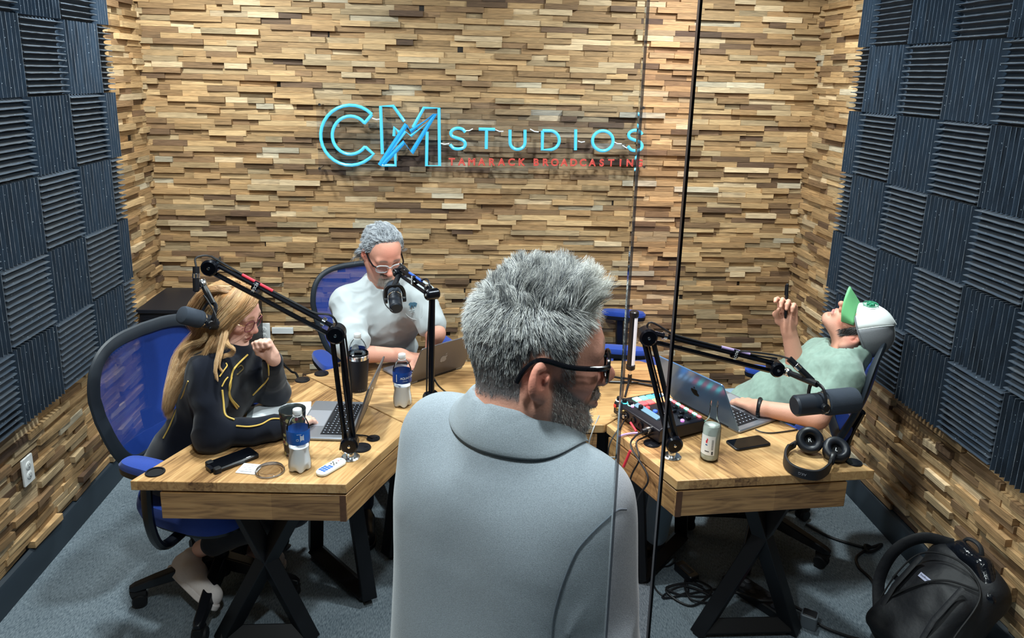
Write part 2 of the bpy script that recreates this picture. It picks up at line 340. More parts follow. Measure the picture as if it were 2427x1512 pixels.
def inset(poly, d):
    out = []; n = len(poly)
    for i in range(n):
        a, b, c = Vector(poly[i-1]), Vector(poly[i]), Vector(poly[(i+1) % n]); e1 = (b-a).normalized(); e2 = (c-b).normalized()
        n1, n2 = Vector((-e1.y, e1.x)), Vector((-e2.y, e2.x)); k = d/(1+n1.dot(n2)); out.append(tuple(b+(n1+n2)*k))
    return out
def bar(b, p, q, s=.055):
    b.tube([p, q], s*.7071, 4); return b
def desk(label, poly, ang, aprons, legs):
    """poly: CCW plan outline in world; aprons: (corner a, corner b, trim start, trim end) edges that carry a hanging board; legs: list of bar lists"""
    c = sum((Vector((x, y)) for x, y in poly), Vector((0, 0)))/len(poly)
    t = thing('desk', label, 'desk', (c.x, c.y, 0), ang); Mi = rz(-ang)
    Lc = lambda x, y, z=0: Mi @ V(x-c.x, y-c.y, z)
    pl = [tuple(Lc(x, y).xy) for x, y in poly]; MB().prism(pl, ZT-.034, ZT).build('tabletop', M_TOP, t, bevel=.0025)
    for A, B, ta, tb in aprons:
        A, B = Vector(A), Vector(B); d = (B-A).normalized(); nn = Vector((-d.y, d.x)); A2 = A+d*ta; B2 = B-d*tb
        ap = MB().prism([(0, .002), ((B2-A2).length, .002), ((B2-A2).length, .022), (0, .022)], .61, ZT-.041).build('apron', M_TOP, t, bevel=.002)
        ap.location = Lc(A2.x, A2.y); ap.rotation_euler = (0, 0, math.atan2(d.y, d.x)-ang)
        if ta == 0 or tb == 0:
            x_ = .012 if ta == 0 else (B2-A2).length-.012; po = MB().box((x_, .0005, (.61+ZT-.041)/2), (.020, .003, ZT-.041-.611)).build('end_grain_strip', M_POST, ap)
    ins = inset(pl, .07); MB().prism(ins, ZT-.06, ZT-.0345).build('underframe', M_STEEL, t)
    for bars in legs:
        b = MB()
        for p, q in bars: bar(b, Lc(*p), Lc(*q))
        b.build('leg', M_STEEL, t, bevel=.003)
    return t
FL, FR, SI, SO = (-1.053, 2.19), (-.367, 2.157), (-.191, 2.559), (-.681, 3.042)
aL = math.atan2(.85, .372)
DL = desk('left oak block desk with the blonde woman sitting at it', [FL, FR, SI, SO], aL, [(FL, FR, .09, .0), (FR, SI, .004, .02)],
    [[((-.545, 2.35, .0), (-.83, 2.35, .70)), ((-.86, 2.35, .0), (-.50, 2.35, .70)), ((-.56, 2.35, .028), (-.86, 2.35, .028))],
     [((-.62, 2.84, .028), (-.36, 2.54, .028)), ((-.62, 2.84, .028), (-.575, 2.75, .70)), ((-.355, 2.53, .028), (-.45, 2.63, .70))]])
CI, CO = (.551, 2.562), (1.035, 3.058)
e_ = .004
DC = desk('middle oak block desk along the back, in front of the man in white', [(SI[0]+e_, SI[1]+.002), (CI[0]-e_, CI[1]), (CO[0]-e_, CO[1]), (.83, 3.215), (-.47, 3.195), (SO[0]+e_, SO[1]+e_)], .02,
    [(SI, CI, .03, .03)],
    [[((-.30, 2.80, .028), (-.02, 3.1, .028)), ((-.30, 2.80, .028), (-.22, 2.86, .70)), ((-.02, 3.1, .028), (-.12, 2.98, .70))],
     [((.62, 2.78, .028), (.45, 3.1, .028)), ((.62, 2.78, .028), (.60, 2.85, .70)), ((.45, 3.1, .028), (.50, 3.0, .70))]])
RF, RR = (.715, 2.159), (1.424, 2.215)
DR = desk('right oak block desk holding the audio mixer and headphones', [RF, RR, (CO[0]+e_, CO[1]), (CI[0]+e_, CI[1])], math.atan2(-.83, .38)+math.pi, [(RF, RR, .0, .095), (CI, RF, .02, .004)],
    [[((.905, 2.33, .0), (1.24, 2.33, .70)), ((1.27, 2.33, .0), (1.0, 2.33, .70)), ((.92, 2.33, .028), (1.25, 2.33, .028))],
     [((.74, 2.62, .028), (1.0, 2.90, .028)), ((.75, 2.63, .028), (.68, 2.60, .70)), ((1.0, 2.90, .028), (.93, 2.82, .70))]])
# ================================================================ office chairs
def mesh_mat():
    m = bpy.data.materials.new('blue_mesh_fabric'); m.use_nodes = True; nt = m.node_tree; N = nt.nodes; L = nt.links; b = N['Principled BSDF']
    b.inputs['Base Color'].default_value = lin(24, 62, 150); b.inputs['Roughness'].default_value = .6
    tc = N.new('ShaderNodeTexCoord'); w1 = N.new('ShaderNodeTexWave'); w1.inputs['Scale'].default_value = 160; w1.bands_direction = 'X'; L.new(tc.outputs['Object'], w1.inputs['Vector'])
    w2 = N.new('ShaderNodeTexWave'); w2.inputs['Scale'].default_value = 160; w2.bands_direction = 'Z'; L.new(tc.outputs['Object'], w2.inputs['Vector'])
    mn = N.new('ShaderNodeMath'); mn.operation = 'MAXIMUM'; L.new(w1.outputs['Fac'], mn.inputs[0]); L.new(w2.outputs['Fac'], mn.inputs[1])
    mr = N.new('ShaderNodeMapRange'); mr.inputs['From Min'].default_value = .45; mr.inputs['From Max'].default_value = .6; mr.inputs['To Min'].default_value = .2; L.new(mn.outputs[0], mr.inputs['Value']); L.new(mr.outputs['Result'], b.inputs['Alpha'])
    return m
M_MESH = mesh_mat(); M_FRAME = mat('dark_grey_frame', lin(34, 41, 50), .5); M_SEAT = mat('royal_blue_fabric', lin(22, 60, 150), .85, noise=.12, nscale=300, bump=.2, bscale=600, sheen=.2)
def slab(prof, w, d, p=3.2, n=36):
    """cushion: superellipse plan rings, prof = [(scale, z)]"""
    rings = []
    for k, z in prof:
        ring = []
        for i in range(n):
            a = 2*math.pi*i/n; c, s_ = math.cos(a), math.sin(a)
            ring.append(V(w/2*k*math.copysign(abs(c)**(2/p), c), d/2*k*math.copysign(abs(s_)**(2/p), s_), z))
        rings.append(ring)
    return rings
def chair(label, x, y, face, tilt=8, spin=0., zs=-.01, fw=.026, group='blue mesh office chairs around the desks', backh=.50):
    """face = plan direction the sitter looks; local +Y"""
    t = thing('office_chair', label, 'office chair', (x, y, 0), math.atan2(face[1], face[0])-math.pi/2, group)
    S = .46+zs
    MB().loft(slab([(.86, S-.055), (.97, S-.045), (1., S-.02), (1., S+.0), (.97, S+.028), (.86, S+.04), (.5, S+.043)], .50, .48)).build('seat', M_SEAT, t)
    MB().loft(slab([(.8, S-.085), (.9, S-.075), (.9, S-.057)], .48, .46)).build('seat_pan', M_BLACK, t)
    Tm = Matrix.Rotation(R_(tilt), 3, 'X'); piv = V(0, -.2, S)
    def B(u, v):                       # u across -1..1, v up 0..1
        hw = .20+.07*min(1, v*1.6)
        bow = .035*math.sin(v*math.pi*.9)
        p = V(u*hw, -.055-bow+.055*u*u, .10+backh*v); return piv+Tm @ p
    def loop(k):                       # outline with rounded corners
        out = []
        for i in range(64):
            a = 2*math.pi*i/64; c, s_ = math.cos(a), math.sin(a); p = 4.2
            u = math.copysign(abs(c)**(2/p), c)*k; v = .5+.5*math.copysign(abs(s_)**(2/p), s_)*(1-(1-k)*.5); v = .03+.97*v+.03*(1-u*u)*(1 if s_ > 0 else 0); out.append(B(u, v))
        return out
    lp = loop(1.); fr = MB(); rings = []
    for i, p in enumerate(lp):
        tn = (lp[(i+1) % 64]-lp[i-1]).normalized(); nn = Tm @ V(0, 1, 0); nn = (nn-tn*nn.dot(tn)).normalized(); sd = tn.cross(nn)
        rings.append([p+sd*(fw*math.cos(2*math.pi*k/10))+nn*(.012*math.sin(2*math.pi*k/10)) for k in range(10)])
    fr.loft(rings+[rings[0]], False); fr.build('back_frame', M_FRAME, t)
    gr = []
    for j in range(15):
        v = j/14; row = []
        for i in range(13):
            u = -1+i/6; k = (1-abs(2*v-1)**4.2)**(1/4.2) if abs(2*v-1) < 1 else 0.; k = max(k, .55)
            row.append(B(u*k*.985, .02+.985*v+.03*(1-u*u)*v))
        gr.append(row)
    MB().grid(gr).build('back_mesh', M_MESH, t)
    lb = [[B(u*.9, v)+Tm @ V(0, -.012, 0) for u in np.linspace(-1, 1, 9)] for v in (.03, .12, .2)]; MB().grid(lb).build('lumbar_band', M_SEAT, t, solid=.012)
    sp = MB(); sp.tube(bez([V(0, -.05, S-.09), V(0, -.27, S-.08), V(0, -.31, S+.02), B(0, .12)+Tm @ V(0, -.03, 0), B(0, .35)+Tm @ V(0, -.02, 0)], 5), .028, 8, flat=.5); sp.build('back_post', M_BLACK, t)
    for s in (-1, 1):
        a = MB(); a.tube(bez([V(.19*s, .02, S-.07), V(.30*s, .02, S-.065), V(.325*s, .0, S+.03), V(.315*s, -.01, S+.205)], 6), .024, 8, flat=.65); ar = a.build('armrest_post', M_BLACK, t)
        M_ = Matrix.Identity(3); MB().loft([[p+V(.305*s, .01, S+.2) for p in r] for r in slab([(.8, .0), (.97, .006), (1, .02), (.98, .028)], .085, .26, 3)]).build('arm_base', M_BLACK, ar)
        MB().loft([[p+V(.305*s, .01, S+.226) for p in r] for r in slab([(.98, .0), (1, .012), (.9, .026), (.5, .032)], .085, .26, 3)]).build('arm_pad', M_SEAT, ar)
    MB().cyl((0, 0, .06), (0, 0, .24), .03).cyl((0, 0, .23), (0, 0, S-.085), .016).box((0, .0, S-.1), (.18, .26, .05)).build('gas_lift', M_BLACK, t)
    for k in range(5):
        a = 2*math.pi*k/5+spin; d = V(math.cos(a), math.sin(a), 0); sd = V(-d.y, d.x, 0); b = MB(); rings = []
        for r, w, h0, h1 in ((.02, .032, .10, .15), (.12, .03, .095, .14), (.24, .026, .082, .115), (.315, .021, .072, .098), (.335, .012, .074, .09)):
            rings.append([d*r+sd*w+V(0, 0, h0), d*r+sd*w*.7+V(0, 0, h1), d*r-sd*w*.7+V(0, 0, h1), d*r-sd*w+V(0, 0, h0)])
        leg = b.loft(rings).build('base_leg', M_BLACK, t, bevel=.004)
        c = MB(); q = d*.31
        for s in (-1, 1): c.lathe([(.0, -.009), (.024, -.009), (.0275, -.004), (.0275, .004), (.024, .009), (0, .009)], q+V(0, 0, .0285)+sd*s*.017-d*.008, sd)
        c.tube([q+V(0, 0, .05)+d*.02, q+V(0, 0, .056), q+V(0, 0, .05)-d*.03], .018, 8, flat=1.3); c.cyl(q+V(0, 0, .05), q+V(0, 0, .09), .006)
        c.build('caster', M_RUB, leg)
    lv = MB(); lv.tube([V(-.12, .05, S-.1), V(-.24, .06, S-.1), V(-.29, .07, S-.125)], .005, 6).tube([V(-.28, .067, S-.12), V(-.32, .075, S-.135), V(-.35, .08, S-.15)], [.008, .014, .012], 8, flat=.5); lv.build('tilt_lever', M_BLACK, t)
    return t
chair('blue mesh office chair under the blonde woman', -.95, 2.65, (.92, -.40), 4, .445, backh=.49)
chair('blue mesh office chair under the man in the white t-shirt', -.385, 3.50, (.46, -.89), 7, .1, backh=.50, fw=.014)
chair('empty blue mesh office chair at the back wall behind the tube light', .87, 3.80, (1, -.22), 4, .4, backh=.38)
chair('blue mesh office chair leaning back under the man in the cap', 1.36, 2.93, (-.90, .43), 13, .55, fw=.032)
# ================================================================ boom arms and microphones
M_ARM = mat('satin_black_arm', lin(14, 17, 26), .25, .5)
M_RED = mat('red_sleeve', lin(214, 52, 70), .5); M_LILAC = mat('lilac_sleeve', lin(170, 150, 200), .5); M_BLUEC = mat('blue_sleeve', lin(50, 90, 190), .5)
M_PRINT = mat('white_print', lin(225, 228, 232), .6)
def text(body, name, M, size, m, parent=None, ext=.0004, sx=1., outline=0.):
    c = bpy.data.curves.new(name, 'FONT'); c.body = body; c.size = size; c.align_x = 'CENTER'; c.align_y = 'CENTER'; c.extrude = ext; c.space_character = sx
    if outline: c.fill_mode = 'NONE'; c.bevel_depth = outline; c.bevel_resolution = 1; c.extrude = 0
    tmp = bpy.data.objects.new('tmp', c); COL.objects.link(tmp); me = bpy.data.meshes.new_from_object(tmp.evaluated_get(bpy.context.evaluated_depsgraph_get())); bpy.data.objects.remove(tmp)
    if not me.materials: me.materials.append(m)
    o = bpy.data.objects.new(name, me); COL.objects.link(o); o.matrix_world = M
    if parent: o.parent = parent
    return o
def M4(R, p):
    m = R.to_4x4(); m.translation = p; return m
def boom(label, base, elbow, tip, side, cable_col, gap=.03, col_at=.55, single=False, jr=1.):
    """base sits on the desk; side = unit vector along the pivots' axles"""
    base, elbow, tip, side = Vector(base), Vector(elbow), Vector(tip), Vector(side).normalized()
    t = thing('microphone_boom_arm', label, 'boom arm', base, 0, 'jointed microphone boom arms'); L0 = lambda p: Vector(p)-base
    pv = V(0, 0, .055)
    b = MB(); b.lathe([(.0, 0), (.031, 0), (.033, .003), (.028, .007), (.0, .008)]).lathe([(.014, .006), (.013, .022), (.01, .03), (.01, .04)]); b.build('base_flange', M_CHROME, t)
    def joint(c, r, nm='joint'):
        j = MB().lathe([(0, -.026), (r*.8, -.026), (r, -.02), (r, .02), (r*.8, .026), (0, .026)], c, side).build(nm, M_ARM, t)
        for s in (-1, 1): MB().lathe([(0, 0), (.0055, 0), (.0045, .004), (0, .0045)], c+side*.026*s, side*s, 12).build('screw', M_CHROME, j)
        return j
    joint(pv, .030, 'base_joint')
    e, tp = L0(elbow), L0(tip)
    def arm(a, c, nm):
        d = (c-a).normalized(); o = side.cross(d).normalized()
        if single: MB().tube([a, c], .0120, 12).build(nm, M_ARM, t)
        else:
            for s in (-1, 1): MB().tube([a+d*.015+o*gap/2*s, c-d*.015+o*gap/2*s], .0095, 4).build(nm, M_ARM, t, bevel=.002)
        return d, o
    arm(pv, e, 'lower_arm'); joint(e, .031*jr, 'elbow_joint'); keep = single; single = False; d, o = arm(e, tp, 'upper_arm'); single = keep
    if o.z < 0: o = -o
    joint(tp, .027*jr, 'tip_joint')
    # cable along the top of the upper arm, held by two bands
    up = o*(gap/2+.013)
    pts = bez([pv+side*-.02+V(0, 0, .03), e*.5+o*.0+side*-.018+V(0, 0, .03), e+V(0, 0, .035)-side*.01, e+d*.10+up*.95, e+(tp-e)*.5+up*.9, tp-d*.1+up*.95, tp+V(0, 0, .03)+up*.2], 8)
    cb = MB().tube(pts, .0035, 6).build('cable', M_CABLE, t)
    q = e+(tp-e)*col_at; MB().tube([q-d*.055+up*.92, q+d*.055+up*.92], .0052, 8).build('colour_sleeve', cable_col, cb)
    bd = MB().lathe([(.013, -.009), (.0165, -.009), (.0165, .009), (.013, .009)], q+o*gap/2*.95, d, 16, False).build('cable_band', M_ARM, t)
    R = Matrix((d, -side if (-side).dot(CAM-elbow) > 0 else side, V(0, 0, 0))).transposed()
    n_ = side if side.dot(CAM-elbow) > 0 else -side; yv = n_.cross(d) ; xv = d
    # lettering runs round the band, read from below-left
    text('RODE', 'lettering', M4(Matrix((yv, -xv, n_)).transposed(), q+o*gap/2*.95+n_*.0168), .013, M_PRINT, bd)
    q2 = e+(tp-e)*.12; MB().lathe([(.011, -.006), (.0145, -.006), (.0145, .006), (.011, .006)], q2+o*gap/2, d, 16, False).build('cable_band', M_CHROME, t)
    return t
M_FOAMB = mat('dark_windscreen_foam', lin(46, 54, 66), .95, noise=.15, nscale=700, bump=.3, bscale=900)
M_MICB = mat('dark_grey_mic_body', lin(34, 40, 50), .42, .2)
def mic(label, back, front, hang, hangpt, big=True, wr=.048):
    """back -> front axis; hang = direction to the yoke's stem; hangpt = world point where the stem meets the boom"""
    back, front = Vector(back), Vector(front); c = (back+front)/2; d = (front-back).normalized(); Ln = (front-back).length
    t = thing('studio_microphone', label, 'microphone', c, 0, 'studio microphones on the boom arms'); h = Vector(hang); h = (h-d*h.dot(d)).normalized(); s = d.cross(h); k = Ln/.205
    z0 = -Ln/2
    MB().lathe([(0, z0), (.026*k, z0), (.0315*k, z0+.006*k), (.0315*k, z0+.105*k), (.0, z0+.105*k)], (0, 0, 0), d).build('mic_body', M_MICB, t)
    if big: MB().lathe([(.028*k, z0+.098*k), (wr*.96*k, z0+.1*k), (wr*k, z0+.106*k), (wr*k, Ln/2-.014*k), (wr*.92*k, Ln/2-.004*k), (wr*.75*k, Ln/2), (0, Ln/2)], (0, 0, 0), d).build('windscreen', M_FOAMB, t)
    else: MB().lathe([(.03*k, z0+.1*k), (.0335*k, z0+.104*k), (.0335*k, Ln/2-.02*k), (.026*k, Ln/2-.004*k), (0, Ln/2)], (0, 0, 0), d).build('windscreen', M_FOAMB, t)
    MB().lathe([(.0322*k, z0+.088*k), (.0335*k, z0+.088*k), (.0335*k, z0+.096*k), (.0322*k, z0+.096*k)], (0, 0, 0), d, 28, False).build('steel_ring', M_CHROME, t)
    pc = d*(z0+.075*k); yk = MB(); w = .043*k
    yk.tube(bez([pc+s*w, pc+s*w+h*.03, pc+s*w*.7+h*.06, pc+h*.068, pc-s*w*.7+h*.06, pc-s*w+h*.03, pc-s*w], 5), .008, 8, flat=.45)
    y = yk.build('yoke', M_BLACK, t)
    for q in (-1, 1): MB().lathe([(0, 0), (.013, 0), (.014, .004), (.014, .012), (.011, .015), (0, .015)], pc+s*w*.82*q, s*q, 16).build('yoke_knob', M_BLACK, y)
    hp = Vector(hangpt)-c; st = pc+h*.066
    MB().tube([st, st+(hp-st)*.55, hp], [.011, .011, .009], 10).build('stem', M_BLACK, y)
    MB().lathe([(.013, 0), (.015, .004), (.015, .02), (.013, .024)], st+(hp-st)*.8, (hp-st), 14).build('thread_ring', M_CHROME, y)
    # plug at the yoke plus thin lead to the body
    return t, pc, h, s
def plug(label, a, b_, lead, parent_group='mic plugs'):
    a, b_ = Vector(a), Vector(b_); t = thing('xlr_plug', label, 'cable plug', a); d = b_-a; u = d.normalized(); l = d.length
    MB().lathe([(.006, 0), (.0105, .004), (.0115, l*.45), (.0115, l), (0, l)], (0, 0, 0), u, 16).build('plug_shell', M_BLACK, t)
    MB().lathe([(.012, l*.55), (.0128, l*.56), (.0128, l*.72), (.012, l*.73)], (0, 0, 0), u, 16, False).build('chrome_collar', M_CHROME, t)
    MB().tube(bez([Vector(p)-a for p in lead], 8), .0034, 6).build('lead', M_CABLE, t); return t
# left
tipL = atY(500, 632, 2.36)
boom('jointed black boom arm rising from the left desk, red cable sleeve', (-.379, 2.327, ZT), atY(797, 790, 2.327), tipL, (.03, -1, .0), M_RED, col_at=.66)
mL = mic('black studio microphone hanging before the blonde woman', atD(516, 768, 2.64), atD(429, 745, 2.51), (.25, .1, 1), atD(478, 668, 2.6), True, .041)[0]
plug('black cable plug at the tip of the left boom arm', atD(465, 692, 2.58), atD(465, 632, 2.58), [atD(465, 632, 2.58), atD(464, 612, 2.585), atD(490, 606, 2.6), atD(520, 616, 2.6), tipL+V(.03, 0, .03)])
MB().tube(bez([atD(483, 700, 2.58), atD(492, 712, 2.57), atD(510, 745, 2.55), atD(508, 768, 2.55), atD(498, 780, 2.56), atD(500, 772, 2.58)], 8), .003, 6).build('mic_lead', M_CABLE, None)
tag(bpy.data.objects['mic_lead'], 'thin black lead looped below the left microphone', 'cable')
# centre
elC = atY(1024, 697, 2.683); tipC = atY(948, 645, 2.93)
boom('black boom arm with a single upright post on the middle desk', (-.118, 2.683, ZT), elC, tipC, (tipC-elC).cross(V(0, 0, 1)), M_BLUEC, gap=.026, col_at=.5, single=True, jr=.7)
mic('black studio microphone hanging before the man in white', atD(939, 732, 2.93), atD(932, 672, 3.07), (0, -.4, .9), tipC, False)
MB().tube(bez([atD(931, 664, 2.97), atD(917, 672, 2.95), atD(909, 696, 2.93), atD(914, 722, 2.92), atD(930, 738, 2.92)], 8), .0026, 6).build('mic_lead', M_CABLE, None)
tag(bpy.data.objects['mic_lead.001'], 'thin black lead curving round the middle microphone', 'cable')
# right
tipR = atY(1838, 872, 2.36)
boom('jointed black boom arm reaching over the right desk, lilac cable sleeve', (.741, 2.319, ZT), atY(1534, 796, 2.32), tipR, (.0, -1, .0), M_LILAC, col_at=.66)
mic('large black studio microphone above the headphones', atD(1882, 962, 2.46), atD(2030, 947, 2.50), (-.35, .1, 1), tipR+V(.03, 0, -.01), True, .0385)
plug('black cable plug above the large right microphone', atD(1928, 905, 2.5), atD(1870, 850, 2.52), [atD(1870, 850, 2.52), atD(1840, 842, 2.53), atD(1770, 833, 2.53), tipR+V(-.15, 0, .06)])
MB().tube(bez([atD(1928, 905, 2.5), atD(1942, 912, 2.5), atD(1955, 926, 2.5), atD(1962, 940, 2.48)], 6), .003, 6).build('mic_lead', M_CABLE, None)
tag(bpy.data.objects['mic_lead.002'], 'thin black lead running to the large right microphone', 'cable')
# ================================================================ soft bodies: smooth-blended distance fields meshed as one continuous surface
class SDF:
    def __init__(s, h): s.h = h; s.ops = []
    def _add(s, kind, prm, lo, hi, k, op): s.ops.append((kind, prm, np.array(lo, float), np.array(hi, float), k, op)); return s
    def cap(s, a, b, ra, rb=None, k=.02, op='add'):
        rb = ra if rb is None else rb; a = np.array(a, float); b = np.array(b, float); m = max(ra, rb)
        return s._add('cap', (a, b, ra, rb), np.minimum(a, b)-m, np.maximum(a, b)+m, k, op)
    def chain(s, pts, rs, k=.02, op='add'):
        for i in range(len(pts)-1): s.cap(pts[i], pts[i+1], rs[i], rs[i+1], k if i == 0 else min(k, .012), op)
        return s
    def ell(s, c, r, R=None, k=.02, op='add'):
        c = np.array(c, float); r = np.array(r, float); R = np.eye(3) if R is None else np.array(R, float); e = np.abs(R) @ r
        return s._add('ell', (c, r, R), c-e, c+e, k, op)
    def rbox(s, c, half, rad, R=None, k=.02, op='add'):
        c = np.array(c, float); half = np.array(half, float); R = np.eye(3) if R is None else np.array(R, float); e = np.abs(R) @ half
        return s._add('box', (c, half, rad, R), c-e, c+e, k, op)
    def plane(s, p, n, k=.004):          # cut everything on the +n side
        return s._add('plane', (np.array(p, float), np.array(n, float)/np.linalg.norm(n)), None, None, k, 'cut') if False else s.ops.append(('plane', (np.array(p, float), np.array(n, float)/np.linalg.norm(n)), None, None, k, 'cut')) or s
    def field(s):
        h = s.h; ad = [o for o in s.ops if o[5] == 'add']; lo = np.min([o[2] for o in ad], 0)-4*h; hi = np.max([o[3] for o in ad], 0)+4*h
        n = np.ceil((hi-lo)/h).astype(int)+1; D = np.full(n, .5, np.float32)
        ax = [(lo[i]+h*np.arange(n[i])).astype(np.float32) for i in range(3)]
        for kind, prm, l, u, k, op in s.ops:
            if l is None: i0 = np.zeros(3, int); i1 = n
            else:
                i0 = np.maximum(np.floor((l-lo-k-2.5*h)/h).astype(int), 0); i1 = np.minimum(np.ceil((u-lo+k+2.5*h)/h).astype(int)+1, n)
            if np.any(i1 <= i0): continue
            X = ax[0][i0[0]:i1[0], None, None]; Y = ax[1][None, i0[1]:i1[1], None]; Z = ax[2][None, None, i0[2]:i1[2]]
            if kind == 'cap':
                a, b, ra, rb = prm; d = b-a; L2 = max(float(d@d), 1e-9); px, py, pz = X-a[0], Y-a[1], Z-a[2]
                t = np.clip((px*d[0]+py*d[1]+pz*d[2])/L2, 0, 1); e = np.sqrt((px-t*d[0])**2+(py-t*d[1])**2+(pz-t*d[2])**2)-(ra+(rb-ra)*t)
            elif kind == 'plane':
                p, nn = prm; e = (X-p[0])*nn[0]+(Y-p[1])*nn[1]+(Z-p[2])*nn[2]
            else:
                R = prm[-1]; c = prm[0]; px, py, pz = X-c[0], Y-c[1], Z-c[2]; q = [px*R[0, j]+py*R[1, j]+pz*R[2, j] for j in range(3)]
                if kind == 'ell':
                    r = prm[1]; k0 = np.sqrt(sum((q[j]/r[j])**2 for j in range(3))); k1 = np.sqrt(sum((q[j]/r[j]**2)**2 for j in range(3)))+1e-9; e = k0*(k0-1)/k1
                else:
                    hf, rd = prm[1], prm[2]; w = [np.abs(q[j])-(hf[j]-rd) for j in range(3)]
                    e = np.sqrt(sum(np.maximum(v, 0)**2 for v in w))+np.minimum(np.maximum(np.maximum(w[0], w[1]), w[2]), 0)-rd
            S = D[i0[0]:i1[0], i0[1]:i1[1], i0[2]:i1[2]]; k = max(k, 1e-4)
            if op == 'add': t = np.clip(.5+.5*(S-e)/k, 0, 1); S[...] = S*(1-t)+e*t-k*t*(1-t)
            elif op == 'sub': t = np.clip(.5-.5*(S+e)/k, 0, 1); S[...] = S*(1-t)-e*t+k*t*(1-t)
            else: t = np.clip(.5-.5*(S-e)/k, 0, 1); S[...] = S*(1-t)+e*t+k*t*(1-t)
        return D, lo
    def mesh(s, disp=None, smooth=1):
        D, lo = s.field(); h = s.h; n = D.shape; I = D < 0
        c = [(i, j, k) for i in (0, 1) for j in (0, 1) for k in (0, 1)]; sl = lambda o: tuple(slice(o[a], n[a]-1+o[a]) for a in range(3))
        cnt = sum(I[sl(o)].astype(np.int8) for o in c); act = (cnt > 0) & (cnt < 8); idx = np.argwhere(act); acc = np.zeros((len(idx), 3)); num = np.zeros(len(idx))
        val = {o: D[idx[:, 0]+o[0], idx[:, 1]+o[1], idx[:, 2]+o[2]] for o in c}
        for a in c:
            for ax in range(3):
                if a[ax]: continue
                b = list(a); b[ax] = 1; b = tuple(b); va, vb = val[a], val[b]; m = (va < 0) != (vb < 0); t = va[m]/(va[m]-vb[m]); p = np.tile(np.array(a, float), (m.sum(), 1)); p[:, ax] = t; acc[m] += p; num[m] += 1
        Vx = (idx+acc/num[:, None])*h+lo; vid = np.full([q-1 for q in n], -1, int); vid[tuple(idx.T)] = np.arange(len(idx)); F = []
        for ax in range(3):
            b1, b2 = (ax+1) % 3, (ax+2) % 3; A = [slice(1, n[q]-1) for q in range(3)]; A[ax] = slice(0, n[ax]-1); B = list(A); B[ax] = slice(1, n[ax]); ia, ib = I[tuple(A)], I[tuple(B)]
            e = np.argwhere(ia != ib); sg = ia[tuple(e.T)]; e = e+np.array([0 if q == ax else 1 for q in range(3)])
            def g(d1, d2): o = e.copy(); o[:, b1] += d1; o[:, b2] += d2; return vid[tuple(o.T)]
            q = np.stack([g(-1, -1), g(0, -1), g(0, 0), g(-1, 0)], 1); q[~sg] = q[~sg][:, ::-1]; F.append(q)
        F = np.concatenate(F); F = F[(F >= 0).all(1)]
        for _ in range(smooth):           # light relaxation of the surface net
            S_ = np.zeros_like(Vx); C_ = np.zeros(len(Vx))
            for i in range(4):
                a, b = F[:, i], F[:, (i+1) % 4]; np.add.at(S_, a, Vx[b]); np.add.at(C_, a, 1); np.add.at(S_, b, Vx[a]); np.add.at(C_, b, 1)
            Vx = .5*Vx+.5*S_/np.maximum(C_, 1)[:, None]
        if disp is not None:
            e1 = Vx[F[:, 2]]-Vx[F[:, 0]]; e2 = Vx[F[:, 3]]-Vx[F[:, 1]]; fn = np.cross(e1, e2); N_ = np.zeros_like(Vx)
            for i in range(4): np.add.at(N_, F[:, i], fn)
            N_ /= np.linalg.norm(N_, axis=1)[:, None]+1e-12; Vx = Vx+N_*disp(Vx)[:, None]
        return Vx, F
    def build(s, name, m, parent=None, col=None, disp=None, smooth=1):
        Vx, F = s.mesh(disp, smooth); return npmesh(name, Vx, F, m, parent, col(Vx) if col else None)
def npmesh(name, Vx, F, m, parent=None, col=None, smooth=True):
    """world-space vertices; placed under parent's location"""
    off = np.array(rootloc(parent) if parent else (0, 0, 0))
    me = bpy.data.meshes.new(name); nv, nf = len(Vx), len(F); w = F.shape[1]
    me.vertices.add(nv); me.vertices.foreach_set('co', (Vx-off).astype(np.float32).ravel()); me.loops.add(nf*w); me.loops.foreach_set('vertex_index', F.astype(np.int32).ravel())
    me.polygons.add(nf); me.polygons.foreach_set('loop_start', np.arange(0, nf*w, w, dtype=np.int32)); me.polygons.foreach_set('loop_total', np.full(nf, w, np.int32))
    me.polygons.foreach_set('use_smooth', np.full(nf, smooth)); me.update(calc_edges=True); me.validate(); me.materials.append(m)
    if col is not None:
        ca = me.color_attributes.new('Col', 'FLOAT_COLOR', 'POINT'); c4 = np.ones((nv, 4), np.float32); c4[:, :3] = col; ca.data.foreach_set('color', c4.ravel())
    o = bpy.data.objects.new(name, me); COL.objects.link(o)
    if parent: o.parent = parent
    return o
def rootloc(o):
    while o.parent: o = o.parent
    return o.location
from mathutils import noise as _mn
def vnoise(P, f, seed=0):
    o = Vector((seed*7.13, seed*3.71, seed*1.97)); return np.array([_mn.noise(Vector(p)*f+o) for p in P])*1.6
def strands(name, roots, dirs, length, mat_, parent, rad=.0003, seg=5, bend=None, cols=None, taper=.25):
    """many thin tapered hairs as one mesh; bend(t, roots) gives a world offset at fraction t"""
    n = len(roots); t = np.linspace(0, 1, seg+1); length = np.asarray(length).reshape(-1, 1); C = []
    for x in t:
        p = roots+dirs*length*x
        if bend is not None: p = p+bend(x, roots)
        C.append(p)
    return ribbon(name, np.stack(C, 1), mat_, parent, rad, cols, taper)
